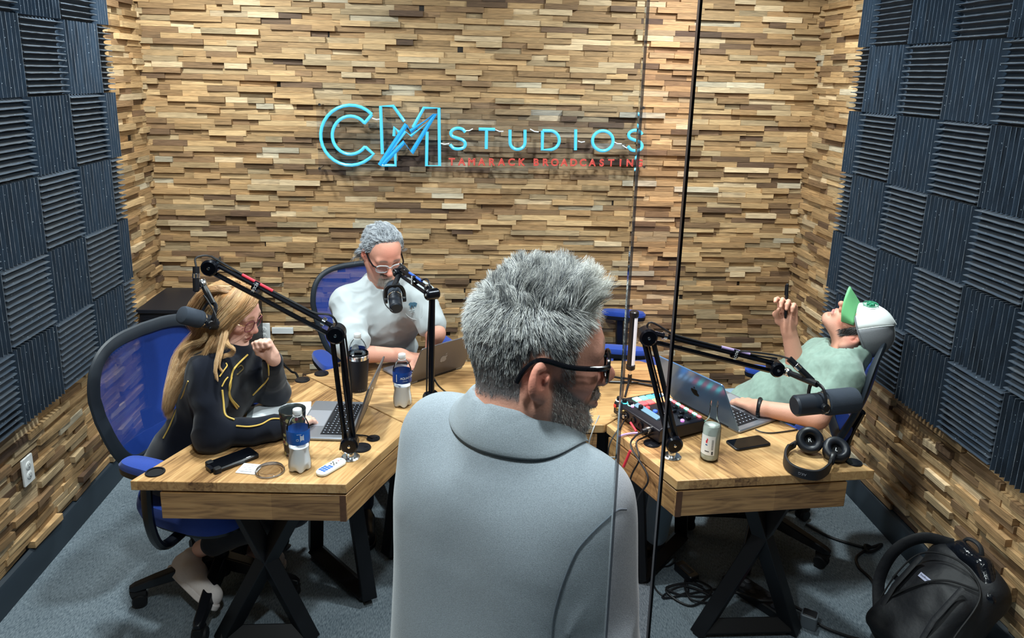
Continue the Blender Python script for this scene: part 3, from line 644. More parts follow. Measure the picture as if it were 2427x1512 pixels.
def ribbon(name, C, mat_, parent, rad, cols=None, taper=.25, sides=3):
    n, m, _ = C.shape; T_ = np.gradient(C, axis=1); T_ /= np.linalg.norm(T_, axis=2, keepdims=True)+1e-9
    a = np.array([.3, .2, .93]); x = np.cross(T_, a); x /= np.linalg.norm(x, axis=2, keepdims=True)+1e-9; y = np.cross(T_, x); r = (1-(1-taper)*np.linspace(0, 1, m)**1.5)[None, :, None]*np.asarray(rad).reshape(-1, 1, 1)
    ring = [C+(x*math.cos(2*math.pi*k/sides)+y*math.sin(2*math.pi*k/sides))*r for k in range(sides)]
    Vx = np.stack(ring, 2).reshape(-1, 3); base = (np.arange(n)*m*sides)[:, None, None]; i = np.arange(m-1)[None, :, None]*sides; k = np.arange(sides)[None, None, :]; k2 = (k+1) % sides
    F = np.stack([base+i+k, base+i+k2, base+i+sides+k2, base+i+sides+k], -1).reshape(-1, 4)
    return npmesh(name, Vx, F, mat_, parent, None if cols is None else np.repeat(cols, m*sides, 0))
M_HAIR = mat('hair_strands', (.3, .3, .3, 1), .42, vcol=True, spec=.6)
# ================================================================ things on the desks, floor and walls
M_ALU = mat('grey_aluminium', lin(150, 154, 164), .36, .75); M_KEY = mat('black_keys', lin(16, 18, 26), .5); M_KLED = mat('lit_key_legends', lin(200, 214, 240), .5, emit=lin(190, 205, 245), estr=.35)
M_LIDG = mat('space_grey_lid', lin(112, 108, 110), .4, .6); M_LIDB = mat('blue_reflection_lid', lin(104, 140, 188), .22, .45)  # right laptop's lid: blue reflected light is put into the base colour
M_SCR = mat('dark_screen', lin(10, 12, 18), .12)
APPLE = [(0, -.47), (-.2, -.5), (-.38, -.3), (-.46, 0), (-.42, .28), (-.24, .42), (-.06, .38), (.06, .38), (.2, .43), (.38, .33), (.3, .16), (.28, 0), (.34, -.12), (.43, -.18), (.3, -.42), (.18, -.5)]
def laptop(label, hx, hy, out, w, d, tilt, lidm, logo, group='aluminium laptops open on the desks'):
    """hx,hy: middle of the hinge; out: plan direction from the sitter towards the lid"""
    o = Vector((out[0], out[1])).normalized(); a = math.atan2(o.y, o.x)-math.pi/2
    t = thing('laptop', label, 'laptop', (hx-o.x*d/2, hy-o.y*d/2, ZT), a, group)
    base = MB().rbox((0, 0, .0075), (w, d, .013), .012).build('base', M_ALU, t)
    MB().box((0, d*.17, .0142), (w*.84, d*.47, .0012)).build('keyboard_bed', M_KEY, base)
    k = MB(); kl = MB(); rows = 6; cols = 14; kw, kh = w*.82/cols, d*.45/rows
    for r in range(rows):
        for c in range(cols):
            if r == 0 and 3 < c < 9:
                if c == 4: k.box((0-.5*kw, d*.17-d*.45/2+kh*(r+.5), .0155), (kw*4.85, kh*.84, .0016))
                continue
            x, y = -w*.41+kw*(c+.5), d*.17-d*.45/2+kh*(r+.5); k.box((x, y, .0155), (kw*.86, kh*.84, .0016)); kl.box((x, y, .01635), (kw*.16, kh*.18, .0002))
    kk = k.build('keys', M_KEY, base); kl.build('key_legends', M_KLED, kk)
    MB().box((0, -d*.27, .0142), (w*.42, d*.38, .0006)).build('trackpad', mat('trackpad', lin(168, 171, 182), .3, .5), base)
    ca, sa = math.cos(R_(tilt)), math.sin(R_(tilt)); R = Matrix(((1, 0, 0), (0, ca, -sa), (0, sa, ca)))          # lid plane: local y runs up the lid, z = outward normal of the sitter side
    hp = V(0, d/2-.004, .012); L_ = d*.985
    lid = MB().rbox(hp+R @ V(0, L_/2, -.003), (w, L_, .006), .012, R).build('lid', lidm, t)
    MB().box(hp+R @ V(0, L_/2, .0004), (w*.96, L_*.94, .0012), R).build('screen', M_SCR, lid)
    MB().cyl((-w*.35, d/2-.003, .010), (w*.35, d/2-.003, .010), .006, 12).build('hinge', M_BLACK, t)
    S = .042; MB().prism([(x*S, y*S) for x, y in APPLE[::-1]]+[], 0, .0006, R @ Matrix(((-1, 0, 0), (0, 1, 0), (0, 0, -1))), hp+R @ V(0, L_/2, -.006)).prism([(.0*S+q[0]*S, q[1]*S) for q in ((.0, .5), (.03, .66), (.2, .78), (.2, .62), (.1, .5))][::-1], 0, .0006, R @ Matrix(((-1, 0, 0), (0, 1, 0), (0, 0, -1))), hp+R @ V(0, L_/2, -.006)).build('logo', logo, lid)
    return t
M_LOGOG = mat('mirror_logo', lin(150, 148, 150), .15, .9)
laptop('grey laptop facing the blonde woman, lid seen nearly edge-on', -.377, 2.590, (1, -.072), .305, .215, 72, M_LIDG, M_LOGOG)
laptop('grey laptop in front of the man in white, its back to the camera', -.108, 3.028, (.64, -.77), .300, .205, 63, M_LIDG, M_LOGOG)
laptop('laptop on the right desk with glossy lid reflecting coloured lights, blue reflection in its colour', .955, 2.635, (-.87, -.49), .356, .248, 61, M_LIDB, mat('black_logo', lin(8, 10, 16), .3))
# ---- grommets
def grommet(label, p, open_=False, r=.031, lead=None):
    t = thing('cable_grommet', label, 'cable grommet', p, 0, 'round black cable grommets in the desktops')
    MB().lathe([(r*.80, .0005), (r, .0005), (r, .0025), (r*.96, .0045), (r*.82, .0045), (r*.80, .002)], n=30, cap=False).build('ring', M_BLACK, t)
    if open_: MB().lathe([(0, .0008), (r*.81, .0008)], n=30, cap=False).build('hole', mat('hole_black', (.002, .002, .003, 1), .9), t)
    else: MB().lathe([(r*.81, .001), (r*.81, .005), (r*.6, .0062), (0, .0066)], n=30).box((r*.5, 0, .0068), (r*.35, r*.2, .001)).build('cap', M_BLACK, t)
    return t
grommet('open black grommet near the front corner of the left desk', atZ(368, 1120, ZT), True)
grommet('flat black grommet cap left of the left seam between desks', atZ(717, 901, ZT)); grommet('flat black grommet cap right of the left seam between desks', atZ(762, 886, ZT))
grommet('round black grommet cap beside the middle boom arm base', atZ(1067, 966, ZT)); grommet('large black grommet cap beside the left boom arm base', atZ(856, 1062, ZT), r=.035)
grommet('small black grommet by the left laptop with a cable entering', atZ(885, 1040, ZT), r=.024); grommet('black grommet cap beside the right boom arm base', atZ(1545, 1052, ZT)); grommet('black grommet cap at the desk corner behind the headphones', atZ(2024, 1097, ZT), r=.028)
def cable(label, pts, r=.003, m=None, name='cable', n=8):
    o = MB().tube(bez(pts, n), r, 7).build(name, m or M_CABLE); return tag(o, label, 'cable')
cable('black cable from the left laptop to the small desk grommet', [atZ(832, 1028, ZT+.004), atZ(848, 1031, ZT+.004), atZ(868, 1033, ZT+.006), atZ(884, 1039, ZT+.008)], .0028)
cable('black cable from the middle boom post to the desk', [atY(1025, 890, 2.69), atY(1040, 915, 2.69), atZ(1068, 938, ZT+.02), atZ(1092, 957, ZT+.008), atZ(1108, 966, ZT+.004)], .0034)
cable('black cable hanging from the left boom elbow past the tumbler', [atY(818, 790, 2.34), atY(826, 850, 2.36), atY(832, 905, 2.38), atY(833, 950, 2.40), atY(826, 1000, 2.39), atY(812, 1040, 2.36), atZ(806, 1066, ZT+.01)], .0034)
# ---- plastic bottles
M_PET = clear_mat('clear_pet', (.97, .98, .99, 1), .10, .06); M_WATER = mat('cloudy_water', lin(230, 233, 236), .3, alpha=.95); M_CAPW = mat('white_cap', lin(232, 234, 236), .4)
M_LABEL = mat('blue_label', lin(22, 82, 160), .4, noise=.25, nscale=45); M_LABEL2 = mat('deep_blue_label', lin(14, 60, 136), .4, noise=.2, nscale=45)
def pet(label, p, words, ang, lm, wl=.10):
    t = thing('water_bottle', label, 'bottle', p, ang, 'plastic water bottles on the desks')
    prof = [(.028, 0), (.034, .006), (.0368, .022), (.0358, .04), (.0315, .066), (.0336, .088), (.0366, .104), (.0366, .150), (.0352, .160), (.028, .178), (.0172, .192), (.0125, .198), (.0125, .206)]
    def shell(k, z0, z1):
        rings = []; pr = [q for q in prof if z0 <= q[1] <= z1]
        for r, z in pr:
            lob = .10*max(0, 1-z/.03); n = 40
            rings.append([V(math.cos(2*math.pi*i/n), math.sin(2*math.pi*i/n), 0)*(r*k*(1+lob*math.cos(5*2*math.pi*i/n)))+V(0, 0, z+(.004*(1-math.cos(5*2*math.pi*i/n))*max(0, 1-z/.02))) for i in range(n)])
        return MB().loft(rings)
    b = shell(1, 0, 1).build('bottle_body', M_PET, t); shell(.955, 0, wl).build('water', M_WATER, b)
    MB().lathe([(.0370, .105), (.0372, .107), (.0372, .148), (.0368, .150)], n=40, cap=False).build('label_band', lm, t)
    MB().lathe([(.0142, .2), (.0148, .201), (.0148, .214), (.0138, .217), (0, .2172)], n=30).build('cap', M_CAPW, t)
    MB().lathe([(.0135, .194), (.0152, .194), (.0152, .197), (.0135, .197)], n=30, cap=False).build('neck_ring', M_CAPW, t)
    return t
def wrap_text(s_, parent, r, z, a0, size, m, step):
    """lettering bent round an upright can: one little plate per character"""
    for i, ch in enumerate(s_):
        if ch == ' ': continue
        a = a0+i*step; n_ = V(math.cos(a), math.sin(a), 0); tx = V(-math.sin(a), math.cos(a), 0)
        text(ch, 'lettering', M4(Matrix((tx, V(0, 0, 1), n_)).transposed(), n_*r+V(0, 0, z)), size, m, parent, .0002)
pb = pet('water bottle with blue label at the front of the left desk', (-.533, 2.254, ZT), '', 0, M_LABEL, .10)
bl = [c for c in pb.children if c.name.startswith('label_band')][0]
def plates(par, r, items, m, nm):
    b = MB()
    for a, z, w, h in items:
        n_ = V(math.cos(a), math.sin(a), 0); b.box(n_*r+V(0, 0, z), (w, .0004, h), Matrix((V(-math.sin(a), math.cos(a), 0), n_, V(0, 0, 1))).transposed())
    return b.build(nm, m, par)
av = math.atan2(-2.254, .533)
plates(bl, 0.0374, [(av+.30, .128+.0026*i, .0105, .0012) for i in range(-2, 4)]+[(av+.14, .128+.0026*i, .0012, .001) for i in range(-4, 5)]+[(av+.30+s*.14, .13, .0012, .02) for s in (-1, 1)]+[(av-.1, .121, .006, .0008), (av-.1, .127, .006, .0008), (av-.19, .124, .0008, .006), (av-.01, .124, .0008, .006)]+[(av-.1+.1*i, .143, .003, .0007) for i in range(4)], M_PRINT, 'label_print')
pc = pet('water bottle with dark blue label on the middle desk', (-.235, 2.741, ZT), '', 0, M_LABEL2, .10); bl = [c for c in pc.children if c.name.startswith('label_band')][0]
av = math.atan2(-2.741, .235); wrap_text('AQUAFINA', bl, .0374, .128, av-.1, .0125, M_PRINT, .22); plates(bl, .0374, [(av-.62, .114+.0035*i, .003, .0022) for i in range(9)]+[(av+.3, .116, .02, .0006)], M_PRINT, 'label_print')
pet('clear bottle half hidden behind the black tumbler', (-.44, 2.972, ZT), '', 0, M_LABEL2, .06)
# ---- tumblers
t = thing('insulated_tumbler', 'black steel tumbler with clear lid on the left seam of the desks', 'tumbler', (-.423, 2.862, ZT))
MB().lathe([(.030, .0), (.0335, .001), (.034, .012)], n=36).build('steel_foot', M_CHROME, t); MB().lathe([(.0342, .012), (.0438, .150), (.0438, .152)], n=36, cap=False).build('body', mat('matt_black_coat', lin(13, 16, 26), .5), t)
MB().lathe([(.0432, .150), (.0438, .153), (.0438, .168), (.042, .170), (.040, .168), (.0335, .03)], n=36, cap=False).build('steel_rim', M_CHROME, t)
MB().lathe([(.0425, .168), (.0425, .176), (.039, .178), (.036, .170), (0, .169)], n=36).box((0, .012, .172), (.03, .02, .006)).build('lid', clear_mat('smoky_lid', (.55, .6, .65, 1), .3, .05), t)
wrap_text('YETI', t, .0358, .022, math.atan2(-2.862, .423)-.02, .011, mat('grey_emboss', lin(58, 62, 74), .4), .22)
def floral():
    m = bpy.data.materials.new('dark_floral_print'); m.use_nodes = True; nt = m.node_tree; N = nt.nodes; L = nt.links; b = N['Principled BSDF']; tc = N.new('ShaderNodeTexCoord')
    def layer(sc, thr, col, prev, seed):
        mp = N.new('ShaderNodeMapping'); mp.inputs['Location'].default_value = (seed, seed*.7, 0); L.new(tc.outputs['Object'], mp.inputs['Vector'])
        v = N.new('ShaderNodeTexVoronoi'); v.inputs['Scale'].default_value = sc; L.new(mp.outputs['Vector'], v.inputs['Vector']); g = N.new('ShaderNodeMath'); g.operation = 'LESS_THAN'; g.inputs[1].default_value = thr; L.new(v.outputs['Distance'], g.inputs[0])
        sp = N.new('ShaderNodeSeparateColor'); L.new(v.outputs['Color'], sp.inputs['Color']); q = N.new('ShaderNodeMath'); q.operation = 'GREATER_THAN'; q.inputs[1].default_value = .5; L.new(sp.outputs[0], q.inputs[0]); mu = N.new('ShaderNodeMath'); mu.operation = 'MULTIPLY'; L.new(g.outputs[0], mu.inputs[0]); L.new(q.outputs[0], mu.inputs[1])
        mx = N.new('ShaderNodeMix'); mx.data_type = 'RGBA'; L.new(mu.outputs[0], mx.inputs[0]); mx.inputs[7].default_value = col
        if prev is None: mx.inputs[6].default_value = lin(24, 28, 44)
        else: L.new(prev, mx.inputs[6])
        return mx.outputs[2]
    o = layer(46, .48, lin(50, 70, 62), None, 0); o = layer(52, .40, lin(160, 158, 112), o, 3); o = layer(40, .30, lin(120, 50, 60), o, 7); o = layer(80, .26, lin(110, 122, 136), o, 5); L.new(o, b.inputs['Base Color']); b.inputs['Roughness'].default_value = .35; return m
t = thing('floral_tumbler', 'open steel tumbler with dark floral print behind the front bottle', 'tumbler', (-.575, 2.362, ZT))
MB().lathe([(.0, 0), (.031, 0), (.0325, .004), (.034, .03), (.044, .15), (.0445, .162)], n=40, cap=False).build('body', floral(), t)
MB().lathe([(.0445, .161), (.0455, .164), (.0445, .1665), (.043, .165), (.041, .155), (.033, .02), (0, .018)], n=40, cap=False).build('steel_rim', mat('brushed_steel', lin(128, 136, 140), .3, .9), t)
# ---- glass bottle
M_GLS = clear_mat('bottle_glass', (.95, .98, .97, 1), .12, .03)
t = thing('glass_bottle', 'clear glass bottle with white label beside the right boom arm', 'bottle', (.869, 2.303, ZT), math.atan2(-2.303, -.869))
b = MB().lathe([(.028, 0), (.031, .004), (.0315, .02), (.0315, .118), (.029, .134), (.018, .150), (.0145, .17), (.013, .198), (.0145, .2), (.0152, .205), (.0145, .212), (.0125, .2195), (.0105, .2195), (.0105, .2)], n=36).build('glass_body', M_GLS, t)
MB().lathe([(.027, .006), (.0295, .01), (.0298, .118), (.0275, .130), (0, .131)], n=36).build('drink', mat('cloudy_drink', lin(205, 212, 208), .2, alpha=.93), b)
lb = MB(); lb.grid([[V(math.cos(a)*.0319, math.sin(a)*.0319, z) for a in np.linspace(-1.25, .52, 16)] for z in (.028, .06, .1)]); lb = lb.build('paper_label', mat('white_paper', lin(236, 238, 238), .6), t)
plates(lb, .0321, [(.26, .032+.0014*i, .006, .0008) for i in range(9)]+[(.18+.11*j, .05+.003*i, .0028, .0012) for i in range(13) for j in (0, 1)], mat('black_print', lin(50, 54, 62), .6), 'barcode_print')
plates(lb, .0321, [(-.42, .078, .006, .01), (-.36, .086, .004, .008)], M_RED, 'red_print'); plates(lb, .0321, [(-.42, .066, .007, .004)], mat('blue_print', lin(40, 90, 150), .5), 'blue_print'); plates(lb, .0321, [(-.5+.12*i, .042, .003, .004) for i in range(4)], mat('black_print', (0, 0, 0, 1)), 'dark_print')
# ---- phones
def phone(label, p, ang, w, l, h, rug):
    t = thing('smartphone', label, 'smartphone', p, ang, None)
    MB().rbox((0, 0, h/2), (l, w, h), .012).build('case', M_BLACK, t); MB().rbox((0, 0, h+.0002), (l*.95, w*.9, .0008), .009).build('screen', mat('phone_glass', lin(7, 9, 14), .08), t)
    if rug:
        for sx in (-1,):
            for sy in (-1, 1): MB().rbox((sx*(l/2-.008), sy*(w/2-.007), h/2+.001), (.024, .02, h+.004), .006).build('corner_bumper', M_RUB, t)
        MB().box((-l/2-.004, 0, h*.5), (.012, w*.5, h*.7)).build('belt_clip', M_BLACK, t)
    return t
phone('thick black rugged phone lying by the woman\'s elbow', (-.763, 2.303, ZT), R_(43.5), .07, .155, .017, True)
phone('slim black phone face up beside the glass bottle', (1.049, 2.406, ZT), R_(16), .073, .152, .009, False)
# ---- small flat things
t = thing('card_packet', 'small white printed packet in front of the rugged phone', 'packet', (-.698, 2.256, ZT), R_(-11)); MB().rbox((0, 0, .0015), (.068, .062, .003), .003).build('sachet', mat('white_paper', (0, 0, 0, 1)), t)
pr = MB()
for i, (x, w_) in enumerate(((-.005, .045), (.004, .03), (-.01, .03), (.0, .04))): pr.box((x, -.02+.012*i, .0032), (w_, .0016 if i else .0026, .0002))
pr.build('print', mat('grey_print', lin(110, 118, 130), .6), t)
t = thing('clear_lid', 'round clear plastic cup lid in front of the water bottle', 'lid', (-.627, 2.240, ZT)); MB().lathe([(.044, 0), (.0475, .001), (.0475, .006), (.045, .009), (.043, .0125), (.039, .013), (.036, .008), (.02, .007), (0, .0075)], n=40, cap=False).build('lid_shell', clear_mat('clear_lid_plastic', (.9, .9, .92, 1), .45, .12), t)
MB().tube([V(.0455*math.cos(a), .0455*math.sin(a), .004) for a in np.linspace(0, 6.283, 41)], .0022, 6).build('rim_bead', mat('frosted_bead', lin(232, 230, 232), .25, alpha=.85), t)
t = thing('remote_control', 'small white remote control with blue buttons on the left desk', 'remote control', (-.4305, 2.253, ZT), math.atan2(.086, .061)); MB().rbox((0, 0, .0075), (.118, .044, .015), .0215, n=9).build('shell', mat('ivory_plastic', lin(232, 238, 234), .35), t)
bb = MB(); 
for i in range(4):
    for j in range(3):
        if not (i == 3 and j == 2): bb.rbox((-.040+.011*i, -.010+.010*j, .0154), (.0095, .0088, .0012), .002)
bb.build('blue_buttons', mat('blue_button', lin(52, 98, 186), .5), t); bb = MB()
for i, (x, y) in enumerate(((.006, .006), (.006, -.007), (.017, .008), (.019, -.006), (.012, 0))): bb.rbox((x, y, .0154), (.005, .006, .0012), .0015)
bb.build('black_buttons', M_BLACK, t); MB().rbox((.034, 0, .0154), (.006, .003, .0012), .001).build('red_button', M_RED, t); MB().rbox((.046, 0, .0154), (.005, .003, .0012), .001).build('green_button', mat('green_button', lin(60, 180, 140), .5), t)
t = thing('notebook', 'open white notebook under the woman\'s forearm', 'notebook', (-.70, 2.66, ZT), R_(10)); MB().rbox((0, 0, .002), (.235, .17, .004), .004).build('cover', mat('grey_cover', lin(140, 150, 156), .6), t); MB().rbox((.012, .004, .0052), (.215, .16, .0024), .003).build('page', mat('white_page', lin(228, 234, 240), .7), t)
# ---- audio mixer
t = thing('audio_mixer', 'black audio mixer with coloured pads and faders on the right desk', 'audio mixer', ((.598+.912)/2, (2.641+2.497)/2-.003, ZT), 0)
mc = Vector(t.location); u = Vector((.119, -.255, 0)).normalized(); v = Vector((.906, .423, 0)).normalized(); RM = Matrix((u, v, V(0, 0, 1))).transposed()
W_, D_, H_ = .275, .225, .064
def mp(a, b, z): return RM @ V((a-.5)*W_, (b-.5)*D_, z)
MB().prism([(-.5*D_, .012), (.5*D_, .012), (.5*D_, .05), (.46*D_, .058), (-.44*D_, .066), (-.5*D_, .058)], -W_/2, W_/2, RM @ Matrix(((0, 0, 1), (1, 0, 0), (0, 1, 0)))).build('chassis', mat('mixer_black', lin(17, 19, 28), .38), t, bevel=.004)
def top(b): return .066-.008*(b+.0)
def glow(n_, c, e): return mat(n_, c, .4, emit=c, estr=e)
PADC = [[(150, 232, 200), (110, 220, 190), (96, 208, 200), (60, 150, 220)], [(226, 82, 88), (232, 92, 92), (240, 190, 130), (236, 170, 120)]]
for i in range(2):
    for j in range(4):
        c = lin(*PADC[i][j]); MB().rbox(mp(.13+.14*i, .38+.15*j, top(.4+.15*j)+.003), (W_*.12, D_*.13, .007), .004, RM).build('pad', glow(f'pad_{i}{j}', c, .8), t)
for k, (a, b, c, r) in enumerate(((.42, .33, (226, 60, 70), .0085), (.55, .36, (50, 90, 200), .009), (.68, .40, (240, 236, 226), .0075), (.93, .55, (226, 140, 226), .0075), (.30, .12, (240, 180, 230), .006))):
    MB().lathe([(r, 0), (r, .006), (r*.8, .0075), (0, .0078)], mp(a, b, top(b)+.001), n=18).build('round_button', glow(f'button_{k}', lin(*c), .7), t)
for k, (a, b, c) in enumerate(((.05, .06, (236, 250, 255)), (.14, .1, (80, 220, 235)), (.24, .14, (150, 245, 225)), (.4, .2, (20, 24, 30)))):
    kn = MB().lathe([(.0095, 0), (.009, .013), (.0075, .015), (0, .0152)], mp(a, b, top(b)+.002), n=20).build('encoder_knob', M_BLACK, t); MB().lathe([(.0105, 0), (.0125, 0), (.0125, .003), (.0105, .003)], mp(a, b, top(b)+.0005), n=24, cap=False).build('light_ring', glow(f'ring_{k}', lin(*c), 1.2 if k < 3 else 0), kn)
MB().box(mp(.52, .22, top(.2)+.004), (W_*.5, D_*.10, .006), RM @ Matrix.Rotation(R_(18), 3, 'X')).build('display', glow('display', lin(96, 130, 150), .25), t)
for k in range(7):
    a = .40+.085*k; MB().box(mp(a, .72, top(.72)+.0004), (.003, D_*.36, .001), RM).build('fader_slot', M_RUB, t); MB().rbox(mp(a, .62+.04*((k*7) % 5), top(.7)+.006), (.012, .02, .011), .003, RM).build('fader_cap', M_BLACK, t)
    c = [(245, 90, 96), (130, 250, 215)][k % 2]; MB().rbox(mp(a-.02, .955, top(.95)+.0015), (.02, .013, .005), .004, RM).build('channel_light', glow(f'channel_{k%2}', lin(*c), 4.), t)
for k in range(3): MB().rbox(mp(.10+.1*k, .955, top(.95)+.0015), (.018, .012, .005), .004, RM).build('channel_light', glow('channel_white', lin(214, 240, 250), 2.), t)
for k in range(4):
    p = mp(.30+.16*k, -.004, .036); MB().lathe([(.0125, 0), (.0135, .002), (.0135, .004), (.009, .0045), (.009, .002), (0, .002)], p, -v, 20).build('xlr_socket', M_BLKM, t)
for k in range(4): MB().lathe([(.006, 0), (.006, .012), (.004, .012), (.004, .004), (0, .004)], mp(.14+.05*k, -.004, .046-.014*(k % 2)), -v, 14).build('jack_socket', M_CHROME if k % 2 else mat('brass_jack', lin(190, 160, 100), .3, .9), t)
MB().rbox(mp(.04, -.01, .046), (.014, .004, .012), .002, RM).build('power_button', glow('red_power', lin(200, 50, 40), .5), t)
MB().box(mp(.8, 1.06, .02), (.10, .012, .05), RM @ Matrix.Rotation(R_(35), 3, 'X')).build('prop_stand', M_BLACK, t)
def W(x, y, z): return atZ(x, y, z)
plug('silver tipped black plug in the mixer, with a lead over the desk edge', atZ(1558, 1012, ZT+.05), atZ(1522, 1024, ZT+.045), [atZ(1522, 1024, ZT+.045), atZ(1505, 1035, ZT+.03), atZ(1496, 1060, ZT+.012), V(.645, 2.26, .70), V(.62, 2.27, .62), V(.60, 2.30, .5)])
lead = cable('black mixer lead with a red sleeve dropping over the desk edge', [atZ(1548, 1028, ZT+.03), atZ(1525, 1037, ZT+.02), atZ(1508, 1050, ZT+.012), V(.625, 2.32, .735), V(.605, 2.335, .66), V(.60, 2.36, .55), V(.62, 2.42, .45)], .0032)
MB().tube([atY(1494, 1068, 2.315), atY(1478, 1106, 2.325)], .0052, 8).build('red_sleeve', M_RED, lead)
cable('lilac sleeved cable end beside the mixer', [atZ(1466, 1035, ZT+.012), atZ(1480, 1030, ZT+.008), atZ(1497, 1027, ZT+.008), atZ(1512, 1026, ZT+.012)], .0042, M_LILAC)
cable('red sleeved cable end under the mixer jacks', [atZ(1494, 1001, ZT+.03), atZ(1500, 1010, ZT+.022), atZ(1508, 1022, ZT+.012)], .0042, M_RED)
cable('thin black cable trailing behind the mixer to the desk edge', [atZ(1488, 985, ZT+.035), atZ(1478, 1000, ZT+.01), atZ(1470, 1015, ZT+.006), atZ(1462, 1022, ZT+.004), V(.545, 2.46, .70), V(.55, 2.44, .58)], .0026)
cable('pale grey cable looping down from the middle desk edge', [atZ(1420, 985, ZT+.004), V(.50, 2.545, .735), V(.485, 2.53, .68), V(.50, 2.52, .64), V(.54, 2.50, .645), V(.575, 2.47, .66)], .0026, mat('grey_cable', lin(150, 150, 150), .5))
# ---- tube light
t = thing('tube_light', 'upright black tube light with white strip behind the mixer', 'light', (.722, 2.93, ZT)); cdir = V(.65, -.75, 0).normalized()
for k in range(3):
    a = R_(10+120*k); MB().tube([V(0, 0, .03), V(math.cos(a)*.05, math.sin(a)*.05, .018), V(math.cos(a)*.13, math.sin(a)*.13, .004)], .005, 6).build('tripod_leg', M_BLACK, t)
MB().cyl((0, 0, .012), (0, 0, .05), .009).build('hub', M_BLACK, t); MB().cyl((0, 0, .045), (0, 0, .078), .0055).build('neck', M_CHROME, t)
tb = MB().cyl((0, 0, .085), (0, 0, .325), .0165, 24).build('tube', M_BLACK, t); MB().lathe([(.012, .072), (.020, .078), (.020, .095), (.0165, .097)], n=24).build('end_cap', M_BLACK, t); MB().lathe([(.0165, .312), (.020, .314), (.020, .333), (.016, .337), (0, .337)], n=24).build('end_cap', M_BLACK, t)
ca = math.atan2(cdir.y, cdir.x); MB().grid([[V(math.cos(ca+a)*.0172, math.sin(ca+a)*.0172, z) for a in np.linspace(-.75, .75, 9)] for z in (.098, .311)]).build('diffuser', mat('milky_diffuser', lin(226, 226, 234), .4, emit=lin(215, 220, 235), estr=.25), tb)
cable('black rod lying across the desk behind the tube light', [atZ(1400, 903, ZT+.006), atZ(1450, 905, ZT+.006), atZ(1505, 907, ZT+.007), atZ(1560, 917, ZT+.006)], .005, M_BLACK, 'black_rod')
# ---- headphones
t = thing('headphones', 'black over-ear headphones lying at the corner of the right desk', 'headphones', (1.235, 2.27, ZT)); hl = lambda p: Vector(p)-Vector((1.235, 2.27, ZT))
band = [atZ(1886, 1052, ZT+.022), atZ(1866, 1066, ZT+.02), atZ(1860, 1088, ZT+.02), atZ(1872, 1108, ZT+.02), atZ(1902, 1122, ZT+.02), atZ(1938, 1126, ZT+.02), atZ(1962, 1112, ZT+.022), atZ(1972, 1092, ZT+.026)]
bp = [hl(p) for p in bez(band, 6)]; rings = []
for i, p in enumerate(bp):
    d = (bp[min(i+1, len(bp)-1)]-bp[max(i-1, 0)]); d.z = 0; d.normalize(); o_ = V(d.y, -d.x, 0); h = .018*(1 if 4 < i < len(bp)-5 else .75); rings.append([p+o_*.004+V(0, 0, h), p+o_*.0045-V(0, 0, h), p-o_*.0035-V(0, 0, h), p-o_*.005+V(0, 0, h)])
hb = MB().loft(rings).build('headband', mat('band_black', lin(20, 21, 27), .5), t, bevel=.002)
q = bp[24]; tq = (bp[26]-bp[22]).normalized(); text('AKG', 'lettering', M4(Matrix((-tq, V(0, 0, -1), V(tq.y, -tq.x, 0))).transposed(), q+V(tq.y, -tq.x, 0)*.0052), .013, mat('dim_print', lin(120, 122, 130), .5), hb)
for nm, px, n_, ch in (('R', (1919, 1043), V(-.30, -.80, .52), 'R'), ('L', (1982, 1066), V(-.10, -.62, .78), 'L')):
    c = hl(atY(px[0], px[1], 2.335 if nm == 'R' else 2.29)); n_ = n_.normalized(); x_, y_, z_ = basis(n_)
    E_ = MB(); E_.lathe([(0, -.045), (.026, -.044), (.040, -.030), (.043, -.012), (.042, 0)], c, n_, 32); cup = E_.build('ear_cup', M_BLACK, t)
    MB().tube([c+n_*.004+(x_*math.cos(a)+y_*math.sin(a))*.033 for a in np.linspace(0, 6.283, 37)], .0145, 12).build('ear_pad', mat('leatherette', lin(20, 24, 32), .4), cup)
    MB().lathe([(0, .0), (.024, .0)], c, n_, 24, False).build('driver_cloth', M_RUB, cup)
    rt = V(.95, -.1, 0) if nm == 'R' else V(.8, -.55, 0); rt = (rt-n_*rt.dot(n_)).normalized(); text(ch, 'lettering', M4(Matrix((rt, n_.cross(rt), n_)).transposed(), c+n_*.002), .022 if nm == 'R' else .018, M_PRINT, cup)
    e = bp[2] if nm == 'R' else bp[-3]; MB().tube(bez([e, (e+c)/2+V(0, 0, .012), c-n_*.03], 5), [.010]*11, 8, flat=.6).build('yoke_arm', M_BLACK, t)
cable('black charging cable leaving the right laptop', [atZ(1790, 1018, ZT+.008), atZ(1806, 1024, ZT+.005), atZ(1830, 1026, ZT+.004), atZ(1865, 1022, ZT+.004), atZ(1890, 1018, ZT+.004)], .0026)
